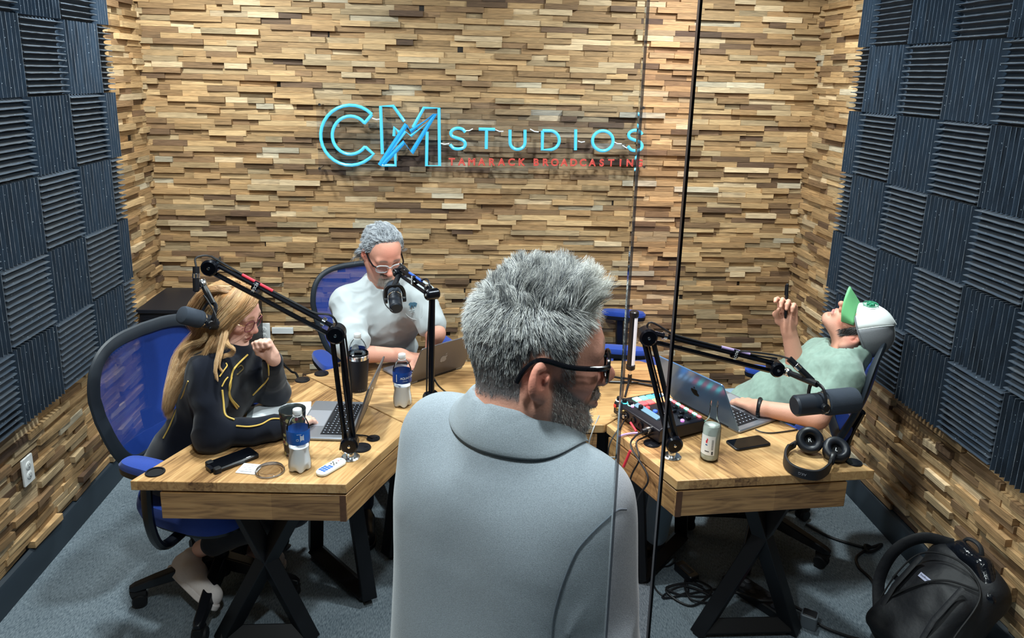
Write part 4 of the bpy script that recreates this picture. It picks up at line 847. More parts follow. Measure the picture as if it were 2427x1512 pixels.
# ---- wall outlets
def outlet(label, p, nrm, wide=False):
    n_ = Vector(nrm); x_ = V(0, 0, 1).cross(n_); R = Matrix((x_, V(0, 0, 1), n_)).transposed(); t = thing('wall_outlet', label, 'wall outlet', p)
    w_, h_ = (.114, .07) if wide else (.07, .114); MB().rbox((0, 0, .004), (w_, h_, .008), .004).build('cover_plate', M_WHITE, t, M=None).data.transform(R.to_4x4())
    for s in (-1, 1):
        cc = R @ V(s*.02 if wide else 0, 0 if wide else s*.02, .008); o = MB().lathe([(.0165, 0), (.0165, .002), (.015, .003), (0, .003)], cc, n_, 20).build('socket', M_WHITE, t)
        MB().box(cc+R @ V(-.005, .004, .003), (.002, .008, .001), R).box(cc+R @ V(.005, .004, .003), (.002, .007, .001), R).lathe([(.0025, .0028), (.0025, .0034), (0, .0034)], cc+R @ V(0, -.007, 0), n_, 10).build('slots', mat('slot_dark', lin(60, 66, 74), .6), o)
outlet('white duplex outlet low on the left wood wall', (XL+.034, 2.735, .475), (1, 0, 0)); outlet('white outlet plate on the back wall behind the woman\'s face', (-1.155, YB-.034, .535), (0, -1, 0)); t = thing('wall_plate', 'plain white block set among the back wall tiles', 'wall plate', (-1.048, YB-.034, .547)); MB().rbox((0, -.004, 0), (.122, .014, .036), .002).build('cover', M_WHITE, t)
cable('black cord sagging along the back wall behind the left desk', [V(-1.12, YB-.06, .50), atY(652, 832, 4.05), atY(672, 862, 3.98), atY(690, 880, 3.9), atY(708, 900, 3.8), V(-.82, 3.7, .12), V(-.80, 3.6, .01)], .006)
# ---- cabinet in the back corner
t = thing('cabinet', 'low black cabinet in the back left corner', 'cabinet', (-1.42, 3.975, 0)); MB().box((0, 0, .40), (.52, .40, .76)).build('body', mat('black_laminate', lin(26, 27, 34), .45), t, bevel=.004); MB().box((0, -.005, .79), (.54, .41, .022)).build('top', mat('black_laminate', (0, 0, 0, 1)), t, bevel=.003); MB().box((0, -.203, .4), (.48, .012, .70)).build('door', M_BLACK, t, bevel=.003)
# ---- backpack
A_ = V(.31, .07, .345).normalized(); Wd = V(-.22, .97, .0); Wd = (Wd-A_*Wd.dot(A_)).normalized(); Nn = A_.cross(Wd)
if Nn.z < 0: Nn = -Nn
RB = np.array([[Wd[i], A_[i], Nn[i]] for i in range(3)]); bc = V(1.735, 2.20, .20)
def BL(x, y, z): return bc+Wd*x+A_*y+Nn*z
t = thing('backpack', 'black backpack slumped against the right wall', 'backpack', (bc.x, bc.y, 0))
M_PACK = mat('black_nylon', lin(14, 16, 22), .62, bump=.35, bscale=22, noise=.15, nscale=200); M_GLOSS = mat('glossy_black_coating', lin(16, 19, 26), .16, bump=.5, bscale=26)
s = SDF(.008); s.rbox(BL(0, -.01, -.01), (.148, .225, .075), .06, RB, .02); s.ell(BL(0, .15, -.01), (.135, .09, .075), RB, .03); s.rbox(BL(0, -.07, .055), (.125, .15, .045), .035, RB, .015); s.ell(BL(0, .02, .05), (.12, .14, .055), RB, .03)
s.plane((0, 0, .004), (0, 0, -1)); s.plane((1.955, 0, 0), (1, 0, 0)); s.build('pack_body', M_PACK, t, disp=lambda P: .006*vnoise(P, 6, 3)+.003*vnoise(P, 16, 5))
pl_ = lambda pts: [Vector(p)-Vector((bc.x, bc.y, 0)) for p in pts]
s = SDF(.007); s.chain([BL(-.12, .14, .03), BL(-.05, .205, .05), BL(.05, .215, .04), BL(.11, .17, .02)], [.03, .036, .034, .026], .02); s.plane((1.955, 0, 0), (1, 0, 0)); s.build('glossy_flap', M_GLOSS, t, disp=lambda P: .006*vnoise(P, 14, 8))
MB().tube(pl_(bez([BL(.12, -.16, .085), BL(.05, -.02, .115), BL(-.02, .08, .11), BL(-.11, .13, .08)], 8)), .004, 6).build('zip', M_RUB, t)
MB().tube(pl_(bez([BL(.15, -.16, .0), BL(.20, -.06, .05), BL(.19, .06, .10), BL(.15, .16, .09), BL(.09, .215, .03)], 8)), .022, 8, flat=.35).build('shoulder_strap', M_PACK, t)
MB().tube(pl_(bez([BL(.07, .22, .03), BL(.05, .26, .05), BL(-.0, .262, .05), BL(-.03, .22, .03)], 6)), .009, 8, flat=.6).build('grab_handle', M_PACK, t)
MB().tube(pl_(bez([BL(.13, -.2, .05), BL(.135, .0, .09), BL(.10, .12, .10), BL(-.02, .17, .10), BL(-.12, .12, .07), BL(-.14, -.05, .06)], 8)), .0035, 6).build('zip', M_RUB, t)
for q_ in (-.09, .09): MB().tube(pl_([BL(q_, -.19, .085), BL(q_, -.05, .122), BL(q_, .10, .118)]), .010, 6, flat=.3).build('webbing', M_PACK, t)
MB().box(Vector(BL(.13, -.02, .075))-Vector((bc.x, bc.y, 0)), (.03, .02, .012), Matrix([[Wd[i], A_[i], Nn[i]] for i in range(3)])).build('buckle', M_BLACK, t)
lp_ = BL(.035, .045, .108)-Vector((bc.x, bc.y, 0)); RB3 = Matrix([[Wd[i], A_[i], Nn[i]] for i in range(3)]); RBt = RB3 @ Matrix.Rotation(R_(180), 3, 'Z') @ Matrix.Rotation(R_(2), 3, 'X')
lo_ = MB().box(lp_, (.046, .018, .003), RBt).build('sewn_label', mat('pale_label', lin(176, 180, 206), .7), t); text('patagonia', 'lettering', M4(RBt, lp_+Nn*.0018), .0095, mat('label_ink', lin(40, 44, 70), .7), lo_)
cable('black cord with a knot along the right baseboard', [V(1.62, 2.98, .02), V(1.70, 2.90, .006), V(1.80, 2.83, .006), V(1.845, 2.82, .006), atZ(2090, 1290, .006), atZ(2072, 1305, .008), atZ(2056, 1306, .02), atZ(2050, 1292, .03), atZ(2062, 1296, .015), atZ(2048, 1306, .008), atZ(2030, 1322, .006), atZ(2036, 1345, .006), atZ(2062, 1370, .006), atZ(2078, 1395, .02)], .0065, None, 'cord')
# ---- floor electrics
t = thing('power_strip', 'black power strip on the carpet under the right desk', 'power strip', (1.20, 2.50, 0), math.atan2(-.2, .13)); MB().rbox((0, 0, .02), (.30, .085, .04), .012).build('housing', M_BLACK, t)
so = MB()
for i in range(5):
    for j in (-1, 1): so.lathe([(.013, .0403), (.013, .0412), (0, .0412)], (-.115+.05*i, j*.019, 0), n=14)
so.build('sockets', mat('dark_grey_socket', lin(44, 46, 54), .5), t); MB().rbox((.115, .0, .0415), (.012, .02, .004), .002).build('red_switch', glow('red_switch', lin(230, 70, 40), 1.5), t); MB().lathe([(.003, .04), (.003, .0425), (0, .0425)], (.115, .026, 0), n=8).build('blue_light', glow('blue_led', lin(70, 90, 255), 4), t)
t = thing('plug_adapter', 'grey plug block at the near end of the power strip', 'plug', (1.345, 2.355, 0), R_(-35)); MB().rbox((0, 0, .028), (.06, .05, .056), .008).build('block', mat('grey_plug', lin(90, 98, 106), .5), t); MB().rbox((0, 0, .0575), (.05, .04, .003), .006).build('face', M_BLACK, t)
t = thing('power_adapter', 'black brick power adapter among tangled cables', 'power adapter', (.955, 2.66, 0), math.atan2(-.16, .07)); MB().rbox((0, 0, .017), (.11, .05, .033), .008).build('brick', M_BLACK, t); MB().box((0, 0, .0342), (.06, .03, .0006)).build('rating_label', mat('dull_label', lin(70, 76, 84), .6), t)
tp = [V(.93+.07*math.cos(i*1.9)+.05*math.sin(i*.7), 2.55+.055*math.sin(i*1.9)+.03*math.cos(i*1.1), .007+.004*(i % 3)) for i in range(16)]; cable('tangled black cables by the power adapter', tp+[V(1.05, 2.56, .01), V(1.12, 2.53, .02)], .004)
cable('thin black cable looped on the carpet by the glass door', [V(.93, 2.74, .03), V(.90, 2.72, .006), V(.82, 2.69, .006), V(.80, 2.58, .006), V(.84, 2.52, .006), V(.92, 2.54, .012)], .0035)
cable('black mains lead running along the carpet past the power strip', [V(1.33, 2.38, .03), V(1.37, 2.36, .012), V(1.45, 2.30, .006), V(1.60, 2.22, .006), V(1.62, 2.1, .006)], .005); cable('bundled cords lying over the power strip', [V(1.10, 2.50, .045), V(1.18, 2.44, .05), V(1.26, 2.43, .05), V(1.34, 2.40, .03), V(1.40, 2.33, .01), V(1.55, 2.24, .006)], .006)
# ---- neon sign
M_NEON = mat('cyan_neon_tube', lin(80, 180, 215), .25, emit=lin(76, 186, 226), estr=.5); M_NEOD = mat('blue_neon_tube', lin(40, 150, 210), .3, emit=lin(34, 132, 196), estr=.42); M_NRED = mat('red_letters', lin(196, 74, 66), .5, emit=lin(206, 66, 56), estr=.22)
YS = YB-.135; t = thing('neon_sign', 'cyan neon studio sign on a clear panel on the back wall', 'sign', (.1, YS, 1.68))
def S_(x, y, off=0): p = atY(700+x/2.6967, 200+y/2.6967, YS-off); return p-Vector(t.location)
def tube_part(nm, pts, r=.0088, m=M_NEON, closed=False, dens=True):
    P_ = [S_(*p) for p in pts]
    if closed: P_ = P_+[P_[0]]
    return MB().tube(P_, r, 8).build(nm, m, t)
def arcp(cx, cy, rx, ry, a0, a1, n=24): return [(cx+rx*math.cos(R_(a)), cy-ry*math.sin(R_(a))) for a in np.linspace(a0, a1, n)]
tube_part('letter_outline', arcp(352, 325, 190, 192, 44, 321)+[(450, 402)]+arcp(352, 325, 116, 122, 322, 40)+[(441, 250), (486, 196)], closed=True)
tube_part('letter_outline', [(556, 445), (545, 140), (625, 138), (697, 236)]); tube_part('letter_outline', [(752, 274), (822, 150), (918, 152), (922, 520), (838, 520), (842, 302)]); tube_part('letter_outline', [(630, 330), (633, 274), (662, 306)]); tube_part('letter_outline', [(638, 434), (640, 518), (552, 516)])
tube_part('bolt_outline', [(540, 516), (710, 256), (736, 300), (893, 188), (744, 436), (696, 370), (560, 508)], .0125, M_NEOD); tube_part('bolt_outline', [(548, 500), (704, 300), (738, 330), (880, 215), (760, 400)], .008, M_NEON)
sS = [(1086, 306), (1070, 288), (1040, 280), (1010, 288), (994, 308), (1002, 330), (1035, 344), (1070, 356), (1086, 378), (1078, 402), (1046, 413), (1012, 408), (988, 384)]
def crv(p): return [(q.x, q.y) for q in bez([V(x, y, 0) for x, y in p], 4)]
tube_part('letter_tube', crv(sS)); tube_part('letter_tube', [(1172, 286), (1276, 288)]); tube_part('letter_tube', [(1222, 290), (1220, 412)])
tube_part('letter_tube', [(1372, 290), (1372, 370)]+arcp(1420, 370, 48, 46, 180, 360, 12)+[(1468, 290)]); tube_part('letter_tube', [(1580, 296), (1578, 418)]+arcp(1625, 357, 62, 61, -80, 80, 14), closed=True); tube_part('letter_tube', [(1792, 288), (1790, 420)]); tube_part('letter_tube', arcp(1965, 361, 66, 64, 0, 352, 30), closed=True)
tube_part('letter_tube', crv([(x*.93+1206, y*.98+19) for x, y in sS]))
for a, b in (((490, 216), (545, 222)), ((926, 376), (984, 378)), ((1088, 296), (1135, 284)), ((1278, 290), (1330, 300)), ((1500, 286), (1555, 304)), ((1806, 362), (1850, 366)), ((2032, 366), (2085, 380)), ((2090, 390), (2140, 410))): MB().tube([S_(*a), S_((a[0]+b[0])/2, (a[1]+b[1])/2+6), S_(*b)], .0035, 6).build('link_wire', M_PRINT, t)
def stext(s_, x0, x1, y, size):
    n = len(s_)
    for i, ch in enumerate(s_):
        if ch == ' ': continue
        x = x0+(x1-x0)*i/(n-1); text(ch, 'small_letter', M4(Matrix((V(1, 0, 0), V(0, 0, 1), V(0, -1, 0))).transposed(), S_(x, y+8*(x-980)/1240)), size, M_NRED, t, .003, 1., .0022)
stext('TAMARACK', 1000, 1445, 497, .054); stext('BROADCASTING', 1538, 2198, 497, .054)
P4 = [S_(130, 100, -.012), S_(2240, 130, -.012), S_(2250, 545, -.012), S_(150, 560, -.012)]; MB().add([p+V(0, .0, 0) for p in P4]+[p+V(0, .005, 0) for p in P4], [(0, 1, 2, 3), (7, 6, 5, 4), (0, 4, 5, 1), (1, 5, 6, 2), (2, 6, 7, 3), (3, 7, 4, 0)]).build('clear_panel', clear_mat('acrylic', (.88, .90, .945, 1), .06, .05), t)
M_BAND = clear_mat('shadow_acrylic', (.62, .68, .76, 1), .05, .05)  # plates added inside the letters, tinted so they cast a fuller shadow
def band(pts): q = [S_(*p) for p in pts]; n = len(q); MB().add([p+V(0, .002, 0) for p in q]+[p+V(0, .006, 0) for p in q], [tuple(range(n)), tuple(range(2*n-1, n-1, -1))]).build('letter_shadow_plate', M_BAND, t)
outer, inner = arcp(352, 325, 190, 192, 44, 321, 30), arcp(352, 325, 116, 122, 40, 322, 30)
for i in range(29): band([outer[i], outer[i+1], inner[i+1], inner[i]])
M_BAND = clear_mat('pale_shadow_acrylic', (.84, .87, .91, 1), .05, .05); band([(545, 140), (600, 140), (640, 430), (638, 516), (556, 516)]); band([(842, 302), (918, 152), (922, 520), (838, 520)])
for x, y in ((150, 130), (2230, 150), (150, 540), (2235, 530)): MB().cyl(S_(x, y)+V(0, .015, 0), S_(x, y)+V(0, .115, 0), .007, 12).build('standoff', M_CHROME, t)
# ================================================================ people
NP = lambda p: np.array(p, float)
def axes(f, upv=(0, 0, 1)):
    f = NP(f); f /= np.linalg.norm(f); r = np.cross(f, NP(upv)); r /= np.linalg.norm(r); u = np.cross(r, f); return np.stack([r, f, u], 1)     # columns: right, forward, up
M_SKIN = mat('skin', (.6, .4, .32, 1), .5, vcol=True, bump=.10, bscale=260, spec=.35)
def srgb(*c): return np.array(lin(*c)[:3])
class Head:
    def __init__(s, R, c, k): s.R, s.c, s.k = NP(R), NP(c), k
    def w(s, p): return s.c+s.R @ (NP(p)*s.k)
    def loc(s, Vx): return (Vx-s.c) @ s.R/s.k
    def add(s, S, jaw=1., nose=1., gaunt=1., ears=True):
        w, k, R = s.w, s.k, s.R; E = lambda c, r, kk=.02, op='add', Q=None: S.ell(w(c), NP(r)*k, R if Q is None else R @ Q, kk*k, op); C = lambda a, b, ra, rb=None, kk=.015, op='add': S.cap(w(a), w(b), ra*k, (ra if rb is None else rb)*k, kk*k, op)
        E((0, -.014, .034), (.0765, .097, .083), .02); E((0, .022, .018), (.066, .070, .075), .02); E((0, .030, -.045), (.056*jaw, .056, .068), .025)
        for q in (-1, 1): C((q*.055*jaw, -.004, -.052), (q*.022, .060, -.100), .017, .015, .03); E((q*.044, .052, -.020), (.024, .026, .020), .02)
        E((0, .068, -.102), (.022*jaw, .018, .017), .02); C((-.042, .074, .022), (.042, .074, .022), .012, None, .018); C((0, .080, .024), (0, .082, .022), .012, None, .015)
        for q in (-1, 1): E((q*.032, .096, .003), (.017, .017, .0115), .012, 'sub'); E((q*.032, .0715, .003), (.0135, .0125, .0125), .004)
        for q in (-1, 1): E((q*.032, .0755, .0085), (.0145, .0105, .0075), .004)
        C((0, .084, .016), (0, .106*nose, -.026), .0075, .0105, .012); E((0, .107*nose, -.029), (.0125, .012, .011), .008)
        for q in (-1, 1): E((q*.0125, .097, -.034), (.0085, .011, .0085), .006); E((q*.007, .1035, -.041), (.0035, .005, .004), .003, 'sub')
        E((0, .079, -.060), (.026, .016, .018), .012)
        C((-.018, .0875, -.0595), (.018, .0875, -.0595), .0062, None, .006); C((-.008, .0915, -.058), (.008, .0915, -.058), .0055, None, .006); C((-.014, .0875, -.0715), (.014, .0875, -.0715), .0068, None, .006)
        C((-.024, .0925, -.0655), (.024, .0925, -.0655), .0022, None, .003, 'sub'); E((0, .083, -.083), (.018, .008, .006), .008, 'sub')
        if ears:
            for q in (-1, 1):
                a = R_(32)*q; Q = np.array(Matrix.Rotation(a, 3, 'Z') @ Matrix.Rotation(R_(-10), 3, 'X'))
                E((q*.0795, -.012, -.006), (.0088, .0185, .031), .006, 'add', Q); E((q*.0845, -.007, .0), (.0055, .0105, .018), .004, 'sub', Q); E((q*.081, -.002, -.006), (.0035, .005, .007), .004, 'add', Q); E((q*.083, -.010, .011), (.003, .008, .005), .003, 'add', Q); E((q*.076, -.004, -.031), (.0055, .0085, .010), .005, 'add', Q)
    def neck(s, S, base, r=.058, back=-.028):
        S.cap(s.w((0, back, -.035)), base, r*s.k*.98, r*1.08, .035); S.cap(s.w((0, back+.03, -.06)), NP(base)+NP(s.R)[:, 1]*.012, r*.8*s.k, r*.9, .03)
    def eyes(s, parent, lid=.5):
        for q in (-1, 1):
            b = MB(); c = Vector(s.w((q*.032, .0725, .001)))-Vector(rootloc(parent)); b.ell(c, (.0128*s.k,)*3); f = Vector(s.R[:, 1]); b.build('eye', mat('eye_white', lin(214, 206, 200), .25), parent)
    def color(s, Vx, base, red, lips, brow, scalp=None, beard=None, stub=0.):
        q = s.loc(Vx); C = np.tile(srgb(*base), (len(Vx), 1)); x, y, z = q.T; ax = np.abs(x)
        def mixto(col, wgt): C[:] = C*(1-wgt[:, None])+srgb(*col)*wgt[:, None]
        g = lambda cx, cy, cz, r: np.exp(-(((ax-cx)/r)**2+((y-cy)/r)**2+((z-cz)/r)**2))
        mixto(red, .55*g(.045, .06, -.03, .03)); mixto(red, .6*g(0, .11, -.03, .02)); mixto(red, .65*g(.08, -.012, -.006, .028)); mixto(red, .3*g(0, .08, .06, .05))
        mixto((base[0]*.78, base[1]*.68, base[2]*.66), .5*g(.030, .082, -.008, .016))
        lm = np.clip(1-((ax/.026)**2+((z+.0645)/.0115)**2), 0, 1)*(y > .075); mixto(lips, np.clip(lm*2.2, 0, 1)*.8); mixto((90, 44, 44), np.exp(-((z+.0655)/.0016)**2)*(ax < .024)*(y > .075)*.8)
        bm = np.exp(-((z-.026-.005*np.sin(ax*60))/.0052)**2)*np.clip((ax-.010)/.006, 0, 1)*np.clip((.052-ax)/.008, 0, 1)*(y > .05); mixto(brow, bm*.85)
        mixto((60, 40, 36), np.exp(-((z+.003)/.0022)**2)*np.exp(-((ax-.032)/.012)**4)*(y > .068)*.8)
        if scalp is not None: fn, col = scalp; mixto(col, fn(q))
        if beard is not None: fn, col = beard; mixto(col, fn(q))
        return C
def sstep(a, b, x): t = np.clip((x-a)/(b-a), 0, 1); return t*t*(3-2*t)
def hand(S, wrist, R, curl=(.3, .5, .4), side=1, k=1., spread=.06, thumb=((.032, .018, -.006), (.055, .045, -.016), (.058, .074, -.022)), ind=None):
    """R columns: +x across towards thumb (times side), +y to the fingertips, +z out of the back of the hand"""
    R = NP(R).copy(); w = NP(wrist); P = lambda x, y, z: w+R @ (NP((x*side, y, z))*k)
    S.rbox(P(0, .048, 0), NP((.039, .046, .0135))*k, .012*k, R, .012*k); S.cap(P(0, -.02, 0), P(0, .02, 0), .025*k, .026*k, .02*k)
    for i, (bx, by, ln) in enumerate(((.029, .090, .076), (.0095, .095, .084), (-.0105, .091, .078), (-.029, .082, .062))):
        c = curl if not (ind and i == 0) else ind; a = 0; p = np.array((bx, by, 0.)); pts = [P(*(p-np.array((0, .022, 0)))), P(*p)]; sp = (1.5-i)*spread
        for fr, cu in zip((.45, .31, .24), c):
            a += cu*(1+.06*i); d = np.array((math.sin(sp)*math.cos(a), math.cos(sp)*math.cos(a), -math.sin(a))); p = p+d*ln*fr; pts.append(P(*p))
        S.chain(pts, [.0098*k, .0095*k, .0088*k, .0082*k, .007*k], .006*k)
    t = [P(*q) for q in thumb]; S.chain([P(.012, .02, -.002)]+t, [.016*k, .0135*k, .0105*k, .0085*k], .012*k)
def torso(S, N, Pv, f, L, Rr, g=0., w=.165, d=.105, belly=1.):
    """N neck base, Pv pelvis, f chest direction, L/Rr shoulder joints, g cloth thickness"""
    N, Pv, L, Rr, f = map(NP, (N, Pv, L, Rr, f)); f = f/np.linalg.norm(f); u = (N-Pv)/np.linalg.norm(N-Pv); f = f-u*(f@u); f /= np.linalg.norm(f); r = np.cross(f, u); R = np.stack([r, f, u], 1); ln = np.linalg.norm(N-Pv); M = (L+Rr)/2
    ch = (M*.6+N*.4)-u*ln*.30; S.ell(ch, (w*.93+g, d+g, ln*.30), R, .04); S.ell((M+N)/2-u*ln*.13-f*.01, (w*1.0+g, d*.86+g, ln*.17), R, .04)
    for s in (L, Rr): S.cap(N*.75+M*.25+u*.01, s*.92+M*.08, .050+g, .052+g, .05); S.cap(s*.8+M*.2-u*.02, s*.75+M*.25-u*.12, .06+g, .05+g, .05)
    S.ell(Pv+u*ln*.28+f*.01, (w*.87+g, d*1.05*belly+g, ln*.30), R, .06); S.ell(Pv+u*.02, (w*.98+g, d*1.12+g, .12), R, .06)
    return R
def limb(S, a, b, c, ra, rb, rc, g=0., k=.025):
    S.cap(a, b, ra+g, rb+g, k); S.cap(b, c, rb+g, rc+g, .02)
def nearest(Vx, p): return Vx[np.argmin(((Vx-NP(p))**2).sum(1))]
def surf(x, y, Vq=None, sel=9.):
    """first cloth point met along the sight line through a photo pixel"""
    Vq = Vh if Vq is None else Vq; d = NP(ray(x, y)); d /= np.linalg.norm(d); q = Vq-NP(CAM); tt = q@d; r = np.linalg.norm(q-np.outer(tt, d), axis=1); m = r < .02
    if not m.any(): return Vq[np.argmin(r)]
    i = np.where(m)[0]; return Vq[i[np.argmin(tt[i]+r[i]*1.5)]]
def sline(nm, px, r, m, par, lift=.003, Vq=None):
    P_ = [surf(x, y, Vq) for x, y in px]; P_ = [p+(NP(CAM)-p)/np.linalg.norm(NP(CAM)-p)*lift for p in P_]; o = local_tube(t, nm, P_, r, m, 6, sm=5); o.parent = par; return o
def vnormals(Vx, F):
    e = np.cross(Vx[F[:, 2]]-Vx[F[:, 0]], Vx[F[:, 3]]-Vx[F[:, 1]]); N_ = np.zeros_like(Vx)
    for i in range(4): np.add.at(N_, F[:, i], e)
    return N_/(np.linalg.norm(N_, axis=1)[:, None]+1e-12)
def scatter(Vx, F, mask, n, r=None):
    """n random surface points on faces whose vertices pass mask; returns points, normals"""
    r = r or rng; fm = mask[F].all(1); Fs = F[fm]; a = np.linalg.norm(np.cross(Vx[Fs[:, 2]]-Vx[Fs[:, 0]], Vx[Fs[:, 3]]-Vx[Fs[:, 1]]), axis=1); i = r.choice(len(Fs), n, p=a/a.sum()); u, v = r.random((2, n, 1)); q = Fs[i]; Nn_ = vnormals(Vx, F)
    bl = lambda A: (A[q[:, 0]]*(1-u)+A[q[:, 1]]*u)*(1-v)+(A[q[:, 3]]*(1-u)+A[q[:, 2]]*u)*v
    N2 = bl(Nn_); return bl(Vx), N2/np.linalg.norm(N2, axis=1)[:, None]
def unit(a): return a/(np.linalg.norm(a, axis=1, keepdims=True)+1e-9)
def pick(cols, p, n): c = np.array([srgb(*q) for q in cols]); return c[rng.choice(len(c), n, p=np.array(p)/sum(p))]*rng.uniform(.85, 1.12, (n, 1))
def clothmat(name, col, noise=.1, nscale=700, bump=.25, bscale=900, rough=.9): return mat(name, col, rough, noise=noise, nscale=nscale, bump=bump, bscale=bscale, sheen=.15, spec=.25)
def local_tube(parent, name, pts, r, m, n=8, flat=1., sm=6):
    o = Vector(rootloc(parent)); return MB().tube([Vector(p)-o for p in (bez([Vector(q) for q in pts], sm) if sm else pts)], r, n, flat=flat).build(name, m, parent)
def glasses(parent, hd, fm, tm, hw=.024, hh=.018, r=.0022, rt=.003, y=.098, flat=1., ln=True, nm='glasses', drop=0.):
    o = Vector(rootloc(parent)); W_ = lambda p: Vector(hd.w(p))-o; g = MB(); lens = []
    for q in (-1, 1):
        lp = []
        for i in range(28):
            a = 2*math.pi*i/28; c, s_ = math.cos(a), math.sin(a); p = 2.8; xx = math.copysign(abs(c)**(2/p), c); zz = math.copysign(abs(s_)**(2/p), s_); lp.append((q*(.033+hw*xx*1.0), y-.010*((.033+hw*xx*q*q)/.06)**2, -.002-drop+hh*zz))
        g.tube([W_(p) for p in lp+[lp[0]]], r*hd.k, 6); lens.append([W_((p[0], p[1], p[2])) for p in lp])
    g.tube([W_((-.010, y-.001, .004-drop)), W_((0, y+.002, .007-drop)), W_((.010, y-.001, .004-drop))], r*hd.k, 6); go = g.build(nm, fm, parent)
    t = MB()
    for q in (-1, 1): t.tube(bez([W_((q*.0575, y-.009, .006-drop)), W_((q*.0715, y-.025, .008-drop)), W_((q*.078, .03, .012-drop*.6)), W_((q*.0795, -.012, .022)), W_((q*.078, -.034, .006)), W_((q*.077, -.043, -.012))], 6), rt*hd.k, 8, flat=flat)
    t.build('temple', tm, go)
    if ln:
        l = MB()
        for lp in lens: l.add(lp, [tuple(range(28))])
        l.build('lens', MATS.get('spectacle_lens') or clear_mat('spectacle_lens', (.97, .98, .99, 1), .25, .03), go)
    return go
def shoe(parent, heel, toe, ank, m, name='shoe', sole=None):
    S = SDF(.006); h, t_, a = NP(heel), NP(toe), NP(ank); d = (t_-h)/np.linalg.norm(t_-h); u = a-h; u = u-d*(u@d); u /= np.linalg.norm(u)
    S.cap(h+u*.042+d*.03, h+u*.045+d*.10, .040, .044, .03); S.cap(h+u*.042+d*.10, t_+u*.034-d*.045, .046, .040, .04); S.cap(h+u*.05+d*.03, h+u*.085+d*.05, .036, .040, .02); S.plane(h+u*.004, -u); sh = S.build(name, m, parent)
    o = Vector(rootloc(parent)); rr = np.cross(d, u); b = MB(); pts = []
    for x, w_ in ((-.014, .012), (-.004, .032), (.04, .041), (.12, .045), (.19, .046), (.228, .038), (.248, .022), (.254, .008)): pts.append((x, w_))
    ln = np.linalg.norm(t_-h)/.25; out = [h+d*x*ln+rr*w_ for x, w_ in pts]+[h+d*x*ln-rr*w_ for x, w_ in pts[::-1]]
    b.loft([[Vector(p+u*z)-o for p in out] for z in (.0, .022)]); b.build('sole', sole or m, sh, bevel=.004)
    for i in range(4):
        c = h+d*(.10+.022*i)*ln+u*(.088-.011*i); MB().tube([Vector(c-rr*.022-u*.004)-o, Vector(c+u*.003)-o, Vector(c+rr*.022-u*.004)-o], .0035, 6).build('lace', m, sh)
    return sh
M_GLB = mat('glossy_black_acetate', lin(12, 13, 18), .18, spec=.6)
M_PANTS = clothmat('dark_trousers', lin(20, 24, 34))
# ---------------------------------------------------------------- the man standing at the glass, seen from behind
Rh = axes((.993, .07, -.05)); hd = Head(Rh, (.1204, 1.0871, 1.6108), 1.06)
t = thing('person', 'man with grey hair and beard in grey polo shirt, standing with his back to us', 'person', (.10, 1.10, 0))
N = NP((.080, 1.075, 1.500)); a_ = .60; rt_ = NP((math.cos(a_), -math.sin(a_), 0)); ft = NP((math.sin(a_), math.cos(a_), 0)); L = N-rt_*.155+ft*.02+NP((0, 0, -.066)); Rr = N+rt_*.140+NP((0, 0, -.094)); Pv = N-ft*.02+NP((0, 0, -.56))
eL = L-rt_*.015+ft*.07+NP((0, 0, -.30)); eR = Rr+rt_*.055-ft*.015+NP((0, 0, -.30)); wL = eL+ft*.10+NP((.02, 0, -.24)); wR = eR+ft*.12+NP((0, 0, -.23))
S = SDF(.0032); hd.add(S, jaw=1.05); hd.neck(S, N+ft*.0, .060, -.03); torso(S, N, Pv, ft, L, Rr, -.012); limb(S, L, eL, wL, .046, .038, .028); limb(S, Rr, eR, wR, .046, .038, .028)
hand(S, wL, axes(( .1, .15, -1), ft), side=-1); hand(S, wR, axes((.1, .15, -1), ft), side=1)
def scal(q):
    x, y, z = q.T; ax = np.abs(x); front = .052+.030*sstep(.03, .0, ax-.0)*0; hl = np.where(y > .025, .022+(y-.025)*1.5, np.where(y > -.035, .012+.03*np.clip(1-np.abs(y+.012)/.03, 0, 1), -.046-.01*np.clip(-y-.06, 0, .05)/.05)); m = sstep(-.008, .008, z-hl); m = np.maximum(m, .55*sstep(-.030, -.015, z)*(np.abs(y-.030) < .010)*(ax > .055)); return np.where(y > .080, 0, m)
def brd(q):
    x, y, z = q.T; ax = np.abs(x); side = sstep(.0, .012, y-.004)*sstep(.006, -.006, z+.014+(y-.02)*.85); must = sstep(.008, .0, np.abs(z+.051)-.006)*(ax < .032)*(y > .07); m = np.maximum(side*sstep(.080, .072, np.abs(z+.075)), must); return np.clip(m*(1-np.exp(-((ax/.019)**2+((z+.0655)/.006)**2))), 0, 1)*(z > -.135)
M_POLO = clothmat('heather_grey_jersey', lin(136, 146, 155), .26, 650, .12, 800)
Vb, Fb = S.mesh(); cb = hd.color(Vb, (206, 152, 132), (206, 116, 100), (180, 110, 104), (96, 88, 84), (lambda q: scal(q)*.92, (92, 96, 100)), (lambda q: brd(q)*.85, (112, 110, 110)))
npmesh('body', Vb, Fb, M_SKIN, t, cb)
S = SDF(.005); torso(S, N, Pv, ft, L, Rr, .006, w=.172, d=.112, belly=1.1); S.cap(L*.72+N*.28+NP((0, 0, -.14)), Pv-rt_*.085+NP((0, 0, .05)), .105, .115, .08); S.cap(Rr*.6+N*.4+NP((0, 0, -.14)), Pv+rt_*.07+NP((0, 0, .05)), .10, .115, .08); S.cap(N+ft*.0+NP((0, 0, -.01)), N+NP((0, 0, -.06)), .072, .085, .03)
